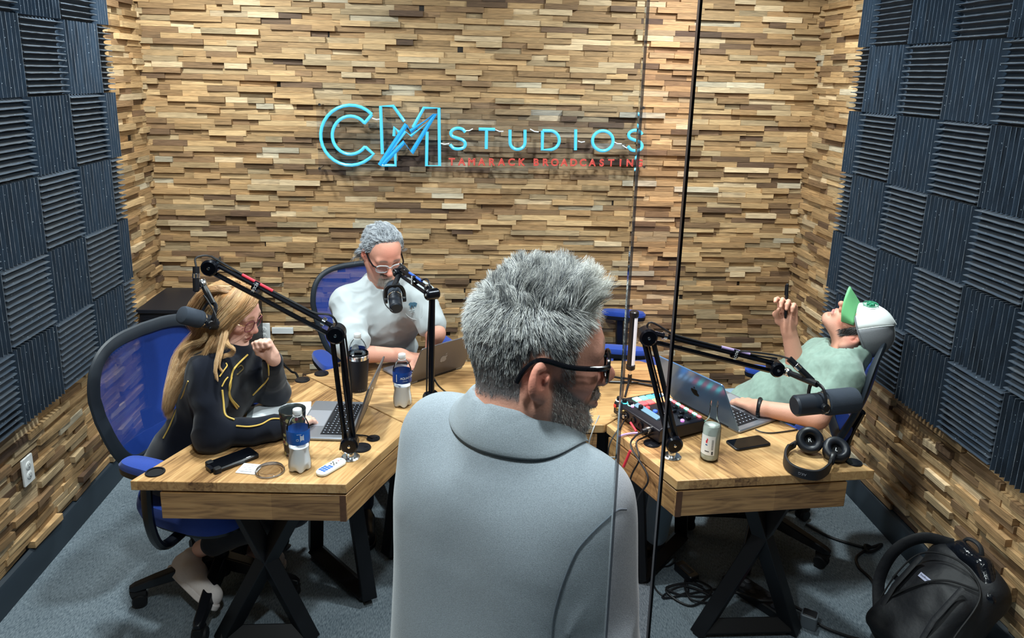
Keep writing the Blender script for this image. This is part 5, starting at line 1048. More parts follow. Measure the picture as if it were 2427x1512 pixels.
aL, aR = L+(eL-L)*.86, Rr+(eR-Rr)*.86; S.cap(L, aL, .058, .062, .045); S.cap(Rr, aR, .057, .064, .045); S.cap(aL+(L-aL)*-.02, aL+(aL-L)*.04, .062, .060, .01)
S.cap(hd.w((0, -.02, -.06)), N+NP((0, 0, .09)), .061, .066, .006, 'sub')
for e_, w_ in ((aL, L), (aR, Rr)): pass
def folds(P):
    q = P-Rr; ua = (eR-Rr)/np.linalg.norm(eR-Rr); along = q@ua; arm = np.exp(-((along-.20)/.09)**2)*(np.linalg.norm(q-np.outer(along, ua), axis=1) < .085)
    return .0045*vnoise(P*np.array((1, 1, .5)), 4.5, 21)+.004*(.35-np.abs(vnoise(P*np.array((1, 1, .35)), 6, 4)))+.006*arm*(.35-np.abs(vnoise(P@np.array(((1, 0, .5), (0, 1, .3), (-.5, -.3, .5))), 11, 7)))
Vs, Fs = S.mesh(folds, 2); po = npmesh('polo_shirt', Vs, Fs, M_POLO, t); M_SEAM = mat('seam_grey', lin(84, 94, 104), .9)
SEAM = [(1494, 1206), (1468, 1212), (1440, 1228), (1404, 1262), (1368, 1312), (1340, 1370), (1320, 1430), (1311, 1480), (1309, 1540)]
sline('sleeve_seam', SEAM, .0013, M_SEAM, po, .0005, Vs)
M_COLL = clothmat('collar_grey', lin(134, 144, 152), .26, 650, .12, 800)
NVs = vnormals(Vs, Fs); Nc = N+NP((.006, .0, .022))+ft*.012; G = []
for rr_, zz in ((.062, -.03), (.0625, .016), (.064, .026), (.068, .029), (.073, .025), (.083, .002), (.090, -.018), (.097, -.036)):
    row = []
    for i in range(37):
        a = -2.72+5.44*i/36; d_ = -ft*math.cos(a)+rt_*math.sin(a); fr = (1-math.cos(a))/2; ext = max(0, (zz*-1+.005))*0; p = Nc+d_*(rr_*(1+.20*fr))+NP((0, 0, zz-.030*fr**1.1))
        if rr_ > .066:
            k_ = np.argmin(((Vs-p)**2).sum(1)); dd_ = (p-Vs[k_])@NVs[k_]; lim = .004+.010*(.0+max(0, (.094-rr_)/.03))
            if dd_ < lim: p = p+NVs[k_]*(lim-dd_)
        row.append(Vector(p)-Vector(rootloc(t)))
    G.append(row)
co_ = MB().grid(G).build('collar', M_COLL, po, solid=.003, sub=1)
# trousers and shoes
S = SDF(.012); S.ell(Pv+NP((0, 0, .0)), (.165, .125, .11), axes(ft), .03)
fl, fr_ = Pv-rt_*.11+ft*.0, Pv+rt_*.11+ft*.02
for q in (fl, fr_): S.cap(q, q+NP((0, 0, -.46)), .085, .062, .03); S.cap(q+NP((0, 0, -.46)), NP((q[0], q[1], .09)), .062, .052, .02)
S.build('trousers', M_PANTS, t)
for q in (fl, fr_): h_ = NP((q[0], q[1], 0))-ft*.05; shoe(t, h_, h_+ft*.26, h_+NP((0, 0, .1)), M_BLACK)
glasses(t, hd, M_GLB, M_GLB, .026, .021, .0026, .0040, .100, 1.)
# hair
def fgrow(nm, mask, n, fn_dir, fn_len, cols, rad, clump=0, cw=.6, seg=4, par=None, jit=.12, curl=.2):
    pt, nn = scatter(Vb, Fb, mask, n); ql = hd.loc(pt); nl = nn @ hd.R; d = unit(fn_dir(ql, nl)+rng.normal(0, jit, (n, 3))) @ hd.R.T; ln = fn_len(ql)*rng.uniform(.75, 1.2, n)
    side = unit(np.cross(d, rng.normal(size=(n, 3)))); tt = np.linspace(0, 1, seg+1); C = np.stack([pt-nn*.001+d*(ln*x)[:, None]+side*(curl*x*x*ln)[:, None] for x in tt], 1)
    if clump:
        ci = rng.choice(n, clump, replace=False); dd = ((pt[:, None, :]-pt[None, ci, :])**2).sum(2); k = ci[dd.argmin(1)]; w_ = (cw*tt**1.3)[None, :, None]; tgt = C[k]*(.8+.2*0)+C*.2; C = C*(1-w_)+tgt*w_
    return ribbon(nm, C, M_HAIR, par or t, rad, cols(ql, n), .3)
q_ = hd.loc(Vb); isH = np.linalg.norm(q_, axis=1) < .17; sc = scal(q_)*isH
def hcol(q, n):
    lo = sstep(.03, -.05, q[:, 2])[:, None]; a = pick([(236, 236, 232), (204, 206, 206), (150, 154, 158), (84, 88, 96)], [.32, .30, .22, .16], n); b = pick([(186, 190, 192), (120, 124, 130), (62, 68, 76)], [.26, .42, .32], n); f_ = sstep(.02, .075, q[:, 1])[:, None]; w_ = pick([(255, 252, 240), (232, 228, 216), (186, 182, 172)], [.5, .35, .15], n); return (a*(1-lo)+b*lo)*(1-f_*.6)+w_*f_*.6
def dside(q, n):
    x, y, z = q.T; v = np.stack([x*0, .42*sstep(-.05, .02, y)-.12*sstep(-.03, -.09, y), -.8+.25*sstep(.03, .07, z)*sstep(-.02, .04, y)], 1); v = unit(v-n*(v*n).sum(1)[:, None]); return v+n*(.16+.22*sstep(.04, .09, z))[:, None]
def dtop(q, n):
    x, y, z = q.T; return n*.45+np.stack([-.25*np.sign(x)*sstep(.02, .06, np.abs(x)), .10+.40*sstep(.0, .07, y), .85-.25*sstep(.03, .08, y)], 1)
zz_ = q_[:, 2]+.22*np.maximum(q_[:, 1]-.03, 0)-.10*np.maximum(-q_[:, 1]-.04, 0); top = (sc > .5) & (zz_ > .076); sidem = (sc > .4) & (zz_ < .100)
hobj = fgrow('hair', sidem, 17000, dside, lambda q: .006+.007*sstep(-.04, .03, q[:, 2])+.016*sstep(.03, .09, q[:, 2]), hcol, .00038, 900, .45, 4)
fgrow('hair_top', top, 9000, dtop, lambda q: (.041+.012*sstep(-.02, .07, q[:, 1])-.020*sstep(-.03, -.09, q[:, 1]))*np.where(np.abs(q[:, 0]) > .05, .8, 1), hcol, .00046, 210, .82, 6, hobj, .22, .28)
bm = brd(q_)*isH > .45
def bcol(q, n): m = np.exp(-((np.abs(q[:, 0])/.03)**2+((q[:, 2]+.06)/.02)**2))[:, None]; return pick([(244, 242, 236), (196, 194, 190), (130, 128, 128), (84, 84, 88)], [.34, .3, .22, .14], n)*(1-m)+pick([(120, 112, 106), (70, 66, 66)], [.5, .5], n)*m
fgrow('beard', bm, 5200, lambda q, n: unit(np.array((0, .25, -.8))-n*(n@np.array((0, .25, -.8)))[:, None])+n*.45, lambda q: .006+.003*(q[:, 2] < -.09), bcol, .00032, 500, .4, 3, hobj, .3, .5)
# ---------------------------------------------------------------- the woman at the left desk
hd = Head(axes((.91, -.26, -.34)), atD(552, 742, 2.72), .97); fW = NP((.92, -.38, .0)); fW /= np.linalg.norm(fW); rW = NP((fW[1], -fW[0], 0))
t = thing('person', 'blonde woman with glasses in navy hoodie resting her chin on her fist', 'person', (-.98, 2.66, 0))
N = NP(atD(545, 838, 2.74)); Rs = NP(atD(492, 885, 2.62)); Ls = NP(atD(600, 868, 2.86)); Pv = NP((-1.05, 2.63, .57))
eR = NP(atZ(496, 1034, ZT+.052)); wR = NP(atZ(690, 1008, ZT+.045)); eL = NP(atZ(650, 930, ZT+.052)); wL = NP(atD(646, 846, 2.68))
S = SDF(.0034); hd.add(S, jaw=.9, nose=.97); hd.neck(S, N, .047, -.03); torso(S, N, Pv, fW, Ls, Rs, -.02, w=.14, d=.09); limb(S, Rs, eR, wR, .036, .032, .024); limb(S, Ls, eL, wL, .036, .032, .024)
dR = NP(atZ(742, 985, ZT+.03))-wR; hand(S, wR, axes(dR, (.05, 0, 1)), (.25, .4, .3), 1 if False else -1, .88)
# fist under the chin
dL = NP(atD(622, 806, 2.655))-wL; hand(S, wL, axes(dL, (.25, .95, .1)), (1.15, 1.6, .8), 1, .78, .02, ((.03, .02, -.008), (.042, .05, -.022), (.03, .07, -.034)))
kR, kL = NP((-.60, 2.42, .50)), NP((-.52, 2.60, .52)); aR_, aL_ = NP(atD(476, 1300, 2.93)), NP(atD(600, 1290, 3.05)); aL_[2] = .10
for hip, kn, an in ((Pv+rW*.09, kR, aR_), (Pv-rW*.09, kL, aL_)): limb(S, hip, kn, an, .07, .05, .033)
Vw, Fw = S.mesh(); isH = np.linalg.norm(hd.loc(Vw), axis=1) < .165
cw = hd.color(Vw, (226, 178, 160), (222, 138, 124), (190, 96, 98), (150, 110, 80), (lambda q: sstep(.05, .06, q[:, 2]-.2*np.maximum(q[:, 1]-.03, 0))*(q[:, 1] < .075), (170, 120, 72)))
npmesh('body', Vw, Fw, M_SKIN, t, cw)
M_HOOD = clothmat('navy_fleece', lin(8, 14, 28), .12, 500, .1, 900)
S = SDF(.006); torso(S, N, Pv, fW, Ls, Rs, .012, w=.15, d=.105); cR, cL = wR+(eR-wR)*.10, wL+(eL-wL)*.14
for s_, e_, c_ in ((Rs, eR, cR), (Ls, eL, cL)): S.cap(s_, e_, .060, .055, .05); S.cap(e_, c_, .054, .040, .03)
S.cap(N+NP((0, 0, -.01))-fW*.03, N-fW*.055+NP((0, 0, -.05)), .07, .075, .04); S.chain([N-rW*-.06+fW*.02, N-fW*.07+NP((0, 0, .0)), N-rW*.06+fW*.02], [.03, .045, .03], .03)
S.plane((0, 0, ZT+.002), (0, 0, -1)) if False else None
def wf(P):
    d = .005*vnoise(P, 5, 31)+.011*(.35-np.abs(vnoise(P, 8, 33)))
    for e_ in (eR, eL): d = d+.004*np.sin(np.linalg.norm(P-e_, axis=1)*110+2*vnoise(P, 7, 6))*np.exp(-(np.linalg.norm(P-e_, axis=1)/.10)**2)
    return d
Vh, Fh = S.mesh(wf, 2); ho = npmesh('hoodie', Vh, Fh, M_HOOD, t)
M_GOLD = mat('gold_piping', lin(206, 172, 84), .6)
def snaptube(nm, pts, r, m, par, lift=.002, Vq=None, n=8):
    Vq = Vh if Vq is None else Vq; pts = [NP(p) for p in bez([Vector(p) for p in pts], n)]; out = []
    for p in pts:
        v = nearest(Vq, p); d = NP(CAM)-v; out.append(v+d/np.linalg.norm(d)*lift)
    out = [out[0]]+[(out[i-1]+out[i]+out[i+1])/3 for i in range(1, len(out)-1)]+[out[-1]]
    o = local_tube(par if not par.parent else par.parent, nm, out, r, m, 6, sm=0); o.parent = par; return o
sline('side_piping', [(432, 905), (418, 940), (402, 975), (388, 1008), (378, 1036)], .0028, M_GOLD, ho)
sline('sleeve_piping', [(632, 850), (634, 880), (628, 912), (612, 940)], .0028, M_GOLD, ho); sline('sleeve_piping', [(560, 1008), (590, 1012), (620, 1003), (645, 992), (668, 990), (682, 984)], .0028, M_GOLD, ho)
sline('zip', [(588, 840), (570, 868), (556, 890), (552, 915), (556, 945), (562, 968)], .0034, M_GOLD, ho); sline('drawstring', [(555, 895), (556, 920), (560, 945), (566, 966)], .0030, M_GOLD, ho, .008); sline('drawstring', [(530, 925), (534, 950), (545, 975), (556, 992)], .0034, M_GOLD, ho, .008)
sline('hood_edge', [(535, 860), (540, 866), (532, 878), (522, 892)], .0025, M_GOLD, ho); sline('hood_edge', [(540, 894), (534, 904), (528, 916)], .0025, M_GOLD, ho); sline('chest_badge', [(576, 872), (584, 870), (588, 878), (580, 886), (574, 890)], .0025, mat('dull_gold', lin(120, 104, 66), .7), ho)
S = SDF(.009); S.ell(Pv, (.165, .15, .11), axes(fW), .04)
for hip, kn, an in ((Pv+rW*.09, kR, aR_), (Pv-rW*.09, kL, aL_)): e2 = kn+(an-kn)*.84; S.cap(hip, kn, .086, .068, .04); S.cap(kn, e2, .066, .052, .02)
S.build('trousers', M_PANTS, t, disp=lambda P: .004*vnoise(P, 8, 41))
M_SHOE = mat('white_canvas', lin(214, 206, 204), .8, noise=.06, nscale=200)
hR = NP(atD(408, 1345, 2.93)); tR = NP(atD(505, 1448, 2.76)); tR[2] = max(tR[2], .012); shoe(t, hR+NP((0, 0, -.02)), tR, aR_+NP((0, 0, .0)), M_SHOE)
hL = NP(atZ(575, 1310, .01)); shoe(t, hL, hL+NP((.20, -.12, 0)), hL+NP((0, 0, .1)), M_SHOE)
glasses(t, hd, mat('tortoise_pink', lin(120, 62, 74), .3), mat('gold_wire', lin(220, 180, 130), .25, .8), .024, .021, .0017, .0016, .099, ln=False)
# long hair: locks follow guide lines from the crown over the shoulder and down the back
HB = srgb
def locks(nm, guides, per, spread, rad, cols, p, parent, wob=.006):
    out = []; C = []
    for g in guides:
        pts = np.array([list(q) for q in bez([Vector(q) for q in g[0]], 6)]); m = len(pts); sp = np.interp(np.linspace(0, 1, m), np.linspace(0, 1, len(g[1])), g[1]); n = int(per*g[2]); off = rng.normal(size=(n, 3)); off = off/np.linalg.norm(off, axis=1)[:, None]*rng.random((n, 1))**.5
        ph = rng.random((n, 1))*6.28; tt = np.linspace(0, 1, m)[None]; w_ = np.stack([np.sin(ph+tt*(7+2*rng.random((n, 1)))), np.cos(ph*1.3+tt*8), np.sin(ph*.7+tt*6)], -1)*wob*tt[..., None]
        c = pts[None]+off[:, None]*sp[None, :, None]*spread+w_; idx = np.linspace(0, m-1, 15).round().astype(int); out.append(c[:, idx]); base = pick(cols, p, 1)[0]; C.append(np.clip(pick(cols, p, n)*.6+base*.4, 0, 1))
    return ribbon(nm, np.concatenate(out), M_HAIR, parent, rad, np.concatenate(C), .2)
w = hd.w; G = []
BACK = [atD(470, 800, 2.80), atD(455, 850, 2.78), atD(425, 890, 2.72), atD(405, 930, 2.70), atD(395, 975, 2.68)]
cols_ = [(226, 190, 142), (206, 162, 112), (176, 130, 88), (138, 98, 66), (244, 220, 182)]; pp = [.3, .28, .2, .1, .12]
for i in range(16):          # near side of the head, falling over the ear to the shoulder and back
    a = i/15; fx = .064-.13*a; st = w((.010, .045-.085*a, .116-.018*abs(a-.4))); m1 = w((.062, .058-.10*a, .085-.02*a)); m2 = w((.088, .030-.08*a, .012)); m3 = w((.092, .005-.06*a, -.055)); e0 = NP(atD(530-70*a, 800+16*(1-a), 2.66+.1*a)); e1 = NP(atD(500-75*a, 838, 2.64+.11*a)); e2 = NP(atD(462-50*a, 872+8*a, 2.64+.08*a)); e3 = NP(atD(425-26*a, 915+20*a, 2.66)); e4 = NP(atD(402-10*a, 960+15*a, 2.66))
    G.append(([st, m1, m2, m3, e0, e1, e2, e3, e4], [.35, .6, .8, 1., 1.1, 1., .9, .8, .5], 1.))
for i in range(8):           # far side and back of the head
    a = i/7; G.append(([w((-.005, .03-.09*a, .118-.02*a)), w((-.055, .02-.09*a, .09)), w((-.085, -.01-.06*a, .02)), w((-.08, -.03-.05*a, -.05)), NP(atD(525-50*a, 815, 2.82)), NP(atD(480-40*a, 850, 2.78)), NP(atD(440-20*a, 900, 2.72))], [.4, .7, .9, 1, 1, .9, .5], .8))
for i in range(9):           # crown to nape
    a = i/8-.5; G.append(([w((a*.09, -.02, .122-.1*a*a)), w((a*.13, -.085, .08)), w((a*.15, -.115, .01)), w((a*.15, -.115, -.06)), NP(atD(470+30*a, 815, 2.80)), NP(atD(440, 860, 2.76)), NP(atD(415, 920, 2.70)), NP(atD(398, 985, 2.68))], [.4, .8, 1, 1, 1, .9, .8, .5], 1.))
for i in range(7):
    a = i/6; G.append(([w((.004, .080-.03*a, .098+.012*a)), w((.040, .084-.03*a, .078)), w((.068, .066-.03*a, .040)), w((.083, .046-.02*a, -.005)), w((.090, .03, -.055)), NP(atD(520, 815, 2.62)), NP(atD(490, 838, 2.62))], [.3, .5, .6, .7, .8, .7, .5], .6))
hair = locks('hair', G, 230, .024, .00045, cols_, pp, t)
C_ = [([w((.088, .055, .01)), w((.094, .046, -.05)), NP(atD(541, 818, 2.60)), NP(atD(553, 826, 2.59)), NP(atD(548, 840, 2.60)), NP(atD(525, 846, 2.60))], [.4, .5, .4, .35, .3, .1], 1.), ([w((.09, .03, -.03)), NP(atD(520, 822, 2.60)), NP(atD(514, 850, 2.56)), NP(atD(510, 880, 2.54)), NP(atD(514, 900, 2.54))], [.5, .35, .25, .2, .08], .8), ([w((.088, .04, -.02)), NP(atD(527, 828, 2.59)), NP(atD(521, 850, 2.57)), NP(atD(518, 868, 2.57)), NP(atD(526, 880, 2.58))], [.5, .3, .2, .15, .05], .6), ([w((.092, .0, -.06)), NP(atD(497, 815, 2.60)), NP(atD(482, 842, 2.60)), NP(atD(455, 852, 2.60)), NP(atD(438, 862, 2.62))], [.6, .6, .5, .35, .1], 1.1), ([w((.092, -.03, -.05)), NP(atD(480, 806, 2.62)), NP(atD(452, 815, 2.63)), NP(atD(432, 832, 2.64)), NP(atD(425, 852, 2.66))], [.6, .6, .4, .3, .1], .9)]
locks('front_locks', C_, 240, .019, .00040, cols_, [.45, .25, .1, .0, .2], hair)
# ---------------------------------------------------------------- the man in white at the middle desk
hd = Head(axes((.40, -.76, -.50)), atD(906, 598, 3.30), 1.0); fC = NP((.24, -.97, 0)); fC /= np.linalg.norm(fC); rC = NP((fC[1], -fC[0], 0))
t = thing('person', 'grey haired man with glasses in white t-shirt typing behind the middle microphone', 'person', (-.40, 3.45, 0))
N = NP(atD(908, 672, 3.40)); Rs = NP(atD(822, 712, 3.36)); Ls = NP(atD(992, 702, 3.40)); Pv = NP((-.395, 3.50, .55)); eR = NP(atD(836, 838, 3.20)); wR = NP(atZ(948, 842, ZT+.045)); eL = NP(atD(1032, 790, 3.30)); wL = NP(atZ(1022, 838, ZT+.05))
S = SDF(.0036); hd.add(S, jaw=1.0, nose=1.07); hd.neck(S, N, .060, -.03); torso(S, N, Pv, fC, Ls, Rs, -.02, w=.17, d=.115, belly=1.15); limb(S, Rs, eR, wR, .046, .042, .030); limb(S, Ls, eL, wL, .046, .042, .030)
hand(S, wR, axes(NP(atZ(992, 850, ZT+.035))-wR, (0, 0, 1)), (.25, .4, .3), -1, 1.); hand(S, wL, axes(NP(atZ(990, 862, ZT+.035))-wL, (0, 0, 1)), (.25, .4, .3), 1, 1.)
for q in (-1, 1): limb(S, Pv+rC*.1*q, Pv+rC*.15*q+fC*.43+NP((0, 0, -.04)), NP((*(Pv+rC*.16*q+fC*.40)[:2], .09)), .075, .055, .036)
Vc, Fc = S.mesh(); cols = hd.color(Vc, (208, 152, 132), (212, 108, 94), (176, 104, 98), (96, 90, 88), (lambda q: sstep(-.006, .006, q[:, 2]-np.where(q[:, 1] > .03, .085+(q[:, 1]-.03)*1.2, np.where(q[:, 1] > -.02, .03, -.05)))*(q[:, 1] < .075), (110, 112, 116)), (lambda q: sstep(.008, -.004, q[:, 2]+.062)*sstep(.04, .06, q[:, 1])*.42*np.exp(-(q[:, 0]/.035)**4)*(q[:, 2] > -.13), (214, 206, 198)))
ms = np.exp(-((hd.loc(Vc)[:, 2]+.049)/.006)**2)*(np.abs(hd.loc(Vc)[:, 0]) < .032)*(hd.loc(Vc)[:, 1] > .075); cols = cols*(1-.7*ms[:, None])+srgb(110, 98, 92)*.7*ms[:, None]
npmesh('body', Vc, Fc, M_SKIN, t, cols)
M_TEE = clothmat('white_cotton', lin(172, 179, 183), .04, 500, .06, 900)
S = SDF(.006); torso(S, N, Pv, fC, Ls, Rs, .012, w=.178, d=.122, belly=1.18); aR, aL = Rs+(eR-Rs)*.84, Ls+(eL-Ls)*.72
S.cap(Rs, aR, .068, .070, .05); S.cap(Ls, aL, .068, .068, .05); S.cap(aR, aR+(aR-Rs)*.03, .070, .066, .01); S.cap(N+NP((0, 0, -.01)), N-fC*.01+NP((0, 0, -.06)), .075, .09, .03); S.cap(hd.w((0, -.02, -.06)), N+fC*.02+NP((0, 0, .02)), .060, .069, .01, 'sub')
def cf(P):
    d = .007*vnoise(P*np.array((1., 1., .8)), 5, 51)+.014*(.35-np.abs(vnoise(P@np.array(((1, .2, .3), (0, .8, 0), (-.4, 0, .5))), 7, 52)))+.004*(.3-np.abs(vnoise(P, 19, 53)))
    for e_, s_ in ((aR, Rs), (aL, Ls)): q = np.linalg.norm(P-(e_*.5+s_*.5), axis=1); d = d+.004*np.sin((P@((e_-s_)/np.linalg.norm(e_-s_)))*70+3*vnoise(P, 6, 9))*np.exp(-(q/.12)**2)
    q = P-(Pv+NP((0, 0, .16))); d = d+.006*np.sin(q[:, 2]*75+2.5*vnoise(P, 5, 12))*np.exp(-(q[:, 2]/.09)**2); return d
Vh, Fh = S.mesh(cf, 1); te = npmesh('t_shirt', Vh, Fh, M_TEE, t)
nb = [N+fC*(-.02+.066*math.cos(a))*1.+rC*.076*math.sin(a)+NP((0, 0, .012-.035*math.cos(a))) for a in np.linspace(0, 6.283, 33)]; local_tube(t, 'neckband', nb, .007, M_TEE, sm=0).parent = te
BEAR = [(-.5, -.02), (-.46, .16), (-.30, .26), (-.1, .24), (.08, .28), (.22, .24), (.36, .16), (.5, .02), (.46, -.06), (.34, -.04), (.30, -.10), (.30, -.28), (.20, -.28), (.16, -.1), (.06, -.08), (.02, -.26), (-.1, -.26), (-.1, -.08), (-.22, -.06), (-.26, -.28), (-.38, -.28), (-.36, -.06)]
pb_ = surf(979, 722); nB = NP(CAM)-pb_; nB = fC*.8+nB/np.linalg.norm(nB)*.5; nB /= np.linalg.norm(nB); xb = np.cross((0, 0, 1), nB); xb /= np.linalg.norm(xb); yb_ = np.cross(nB, xb); RBm = Matrix([[xb[i], yb_[i], nB[i]] for i in range(3)]); o_ = Vector(pb_+nB*.004)-Vector(rootloc(t))
M_INK = mat('slate_blue_ink', lin(62, 98, 120), .8); MB().prism([(x*.044, y*.044) for x, y in BEAR[::-1]], -.004, .0005, RBm, o_).build('bear_print', M_INK, te)
pr = MB()
for i in range(7): pr.box(o_+RBm @ V(-.018+.006*i, -.024, -.001), (.004, .003, .003), RBm)
for i in range(5): pr.box(o_+RBm @ V(-.012+.006*i, -.032, -.001), (.004, .002, .003), RBm)
pr.build('lettering_print', mat('pale_ink', lin(160, 172, 178), .8), te); sline('pocket_seam', [(958, 718), (962, 745), (975, 762), (998, 752), (1002, 724)], .0011, mat('seam_white', lin(196, 202, 204), .9), te, .001)
S = SDF(.010); S.ell(Pv, (.18, .15, .11), axes(fC), .04)
for q in (-1, 1): kn = Pv+rC*.15*q+fC*.43+NP((0, 0, -.04)); S.cap(Pv+rC*.1*q, kn, .09, .072, .04); S.cap(kn, NP((*(Pv+rC*.16*q+fC*.40)[:2], .10)), .07, .055, .02)
S.build('trousers', clothmat('denim', lin(40, 56, 84)), t)
for q in (-1, 1): h_ = NP((*(Pv+rC*.16*q+fC*.36)[:2], 0)); shoe(t, h_, h_+fC*.26, h_+NP((0, 0, .1)), M_BLACK)
glasses(t, hd, mat('clear_frame', lin(196, 202, 208), .15, alpha=.75), M_GLB, .0275, .0205, .0024, .0036, .102, drop=.004)
q_ = hd.loc(Vc); isH = np.linalg.norm(q_, axis=1) < .165; x, y, z = q_.T; hm = isH & (z+.012*vnoise(Vc, 60, 5) > np.where(y > .03, .080+(y-.03)*1.2, np.where(y > -.015, .028, -.055))) & (y < .07) & (np.abs(x) < .2)
pt, nn = scatter(Vc, Fc, hm, 7500); ql = hd.loc(pt); nl = nn@hd.R; n = len(pt)
v_ = np.stack([.30*np.sign(ql[:, 0])*(np.abs(ql[:, 0]) > .015), -.75+0*ql[:, 0], -.15-.5*sstep(.07, .0, ql[:, 2])+.1*sstep(.07, .1, ql[:, 2])], 1); v_ = unit(v_-nl*(v_*nl).sum(1)[:, None]); dl = unit(v_+nl*(.70+.18*sstep(.02, .06, ql[:, 1]))[:, None]+rng.normal(0, .10, (n, 3))); ln = (.040+.026*sstep(.05, -.01, ql[:, 2]))*rng.uniform(.6, 1.2, n)
ph = vnoise(ql, 22, 3)[:, None]*4+rng.random((n, 1))*.7; sd = unit(np.cross(dl, [0.2, .5, 1.])); tt = np.linspace(0, 1, 9)
C = np.stack([pt-nn*.001+(dl*ln[:, None]*x+sd*np.sin(ph+x*6.)*.011*x+np.cross(dl, sd)*np.cos(ph+x*5.4)*.010*x-nl*(.35*ln*x*x)[:, None]) @ hd.R.T for x in tt], 1)
ci = rng.choice(n, 380, replace=False); k = ci[((pt[:, None, :]-pt[None, ci, :])**2).sum(2).argmin(1)]; w_ = (.65*tt**1.2)[None, :, None]; C = C*(1-w_)+(C[k]*.85+C*.15)*w_
cc = pick([(214, 218, 224), (170, 176, 184), (122, 128, 138), (74, 80, 90)], [.28, .36, .22, .14], n); dk = (sstep(.03, -.05, ql[:, 2])*sstep(.02, -.03, ql[:, 1]))[:, None]; hc = ribbon('hair', C, M_HAIR, t, .00062, cc*(1-.5*dk), .2)
qc = hd.loc(Vc); gm = (np.linalg.norm(qc, axis=1) < .16) & (qc[:, 1] > .05) & (((np.abs(qc[:, 0]) < .030) & (qc[:, 2] < -.076) & (qc[:, 2] > -.122)) | ((np.abs(qc[:, 0]) < .030) & (qc[:, 2] < -.044) & (qc[:, 2] > -.056) & (qc[:, 1] > .08)))
pt, nn = scatter(Vc, Fc, gm, 1400); ql = hd.loc(pt); dn = np.array((0, .1, -1.)); nl = nn@hd.R; dl = unit(dn-nl*(nl@dn)[:, None]+nl*.5+rng.normal(0, .25, (1400, 3))); mus = (ql[:, 2] > -.06)[:, None]
strands('goatee', pt, dl@hd.R.T, .007+.004*rng.random(1400), M_HAIR, hc, .00034, 3, None, np.where(mus, pick([(150, 146, 142), (100, 96, 94)], [.5, .5], 1400), pick([(236, 234, 230), (196, 192, 188)], [.7, .3], 1400)))
# ---------------------------------------------------------------- the man in the cap leaning back on the right
fR = NP((-.42, .10, .90)); uR = NP((.69, -.62, .38)); hd = Head(axes(fR, uR), atD(2034, 778, 2.98), 1.0)
t = thing('person', 'man in green and white cap leaning back and holding up a pen', 'person', (1.36, 2.90, 0))
N = NP(atD(2014, 836, 2.98)); Pv = NP((1.27, 2.92, .60)); Ns = NP(atD(2000, 893, 2.88)); Fs_ = NP(atD(1945, 848, 3.14)); tf = NP((-.45, .1, .8)); eN = NP(atZ(1935, 990, ZT+.05)); wN = NP(atZ(1796, 966, ZT+.042)); eF = NP(atD(1888, 872, 3.10)); wF = NP(atD(1868, 772, 3.06))
S = SDF(.0036); hd.add(S, jaw=1.0, nose=1.08); hd.neck(S, N, .056, -.03); torso(S, N, Pv, tf, Ns, Fs_, -.02, w=.16, d=.10); limb(S, Ns, eN, wN, .046, .042, .029); limb(S, Fs_, eF, wF, .044, .040, .028)
hand(S, wN, axes(NP(atZ(1760, 952, ZT+.03))-wN, (0, 0, 1)), (.2, .3, .3), 1, 1.)
dF = NP(atD(1866, 722, 3.04))-wF; hand(S, wF, axes(dF, (.55, .75, .1)), (.75, .9, .6), 1, 1., .10, ((.034, .022, -.010), (.042, .056, -.026), (.024, .082, -.040)), (.5, .85, .5))
kn = Pv+NP((-.34, .02, .0)); 
for q in (-1, 1): limb(S, Pv+NP((0, .09*q, 0)), NP((Pv[0]-.36, Pv[1]+.10*q, .60)), NP((Pv[0]-.42, Pv[1]+.12*q, .10)), .075, .055, .036)
Vr, Fr = S.mesh(); cols = hd.color(Vr, (206, 152, 130), (204, 116, 100), (196, 120, 116), (60, 50, 46), (lambda q: np.maximum(sstep(-.006, .006, q[:, 2]-.02), sstep(.006, .0, np.abs(q[:, 1]-.022)-.012)*(q[:, 2] > -.03)*(np.abs(q[:, 0]) > .05))*(q[:, 1] < .055)+sstep(-.01, -.03, q[:, 1]+.0)*sstep(-.075, -.06, q[:, 2])*(np.abs(q[:, 1]+.07) < .06)*.9*(np.linalg.norm(q, axis=1) < .15), (34, 30, 30)), (lambda q: sstep(.0, -.02, q[:, 2]+.052)*sstep(.02, .05, q[:, 1])*.22*(q[:, 2] > -.13), (120, 100, 92)))
npmesh('body', Vr, Fr, M_SKIN, t, cols)
M_GRN = clothmat('sage_green_cotton', lin(128, 150, 140), .12, 60, .06, 900)
S = SDF(.006); torso(S, N, Pv, tf, Ns, Fs_, .010, w=.168, d=.105); aN, aF = Ns+(eN-Ns)*.62, Fs_+(eF-Fs_)*.45; S.cap(Ns, aN, .066, .066, .05); S.cap(Fs_, aF, .062, .064, .05); S.cap(N, N+(Pv-N)*.1, .068, .085, .03); S.cap(hd.w((0, -.02, -.06)), N+NP((-.02, 0, .02)), .056, .062, .01, 'sub')
Vh, Fh = S.mesh(lambda P: .006*vnoise(P, 5, 61)+.014*(.35-np.abs(vnoise(P@np.array(((.6, 0, .5), (0, 1, 0), (-.4, 0, .9))), 8, 62)))+.004*(.3-np.abs(vnoise(P, 20, 63))), 1); te = npmesh('t_shirt', Vh, Fh, M_GRN, t)
S = SDF(.010); S.ell(Pv+NP((-.03, 0, -.02)), (.14, .16, .11), None, .04)
for q in (-1, 1): k_ = NP((Pv[0]-.36, Pv[1]+.10*q, .60)); S.cap(Pv+NP((0, .09*q, 0)), k_, .088, .07, .04); S.cap(k_, NP((Pv[0]-.42, Pv[1]+.12*q, .11)), .068, .055, .02)
S.build('jeans', clothmat('pale_denim', lin(120, 142, 160)), t)
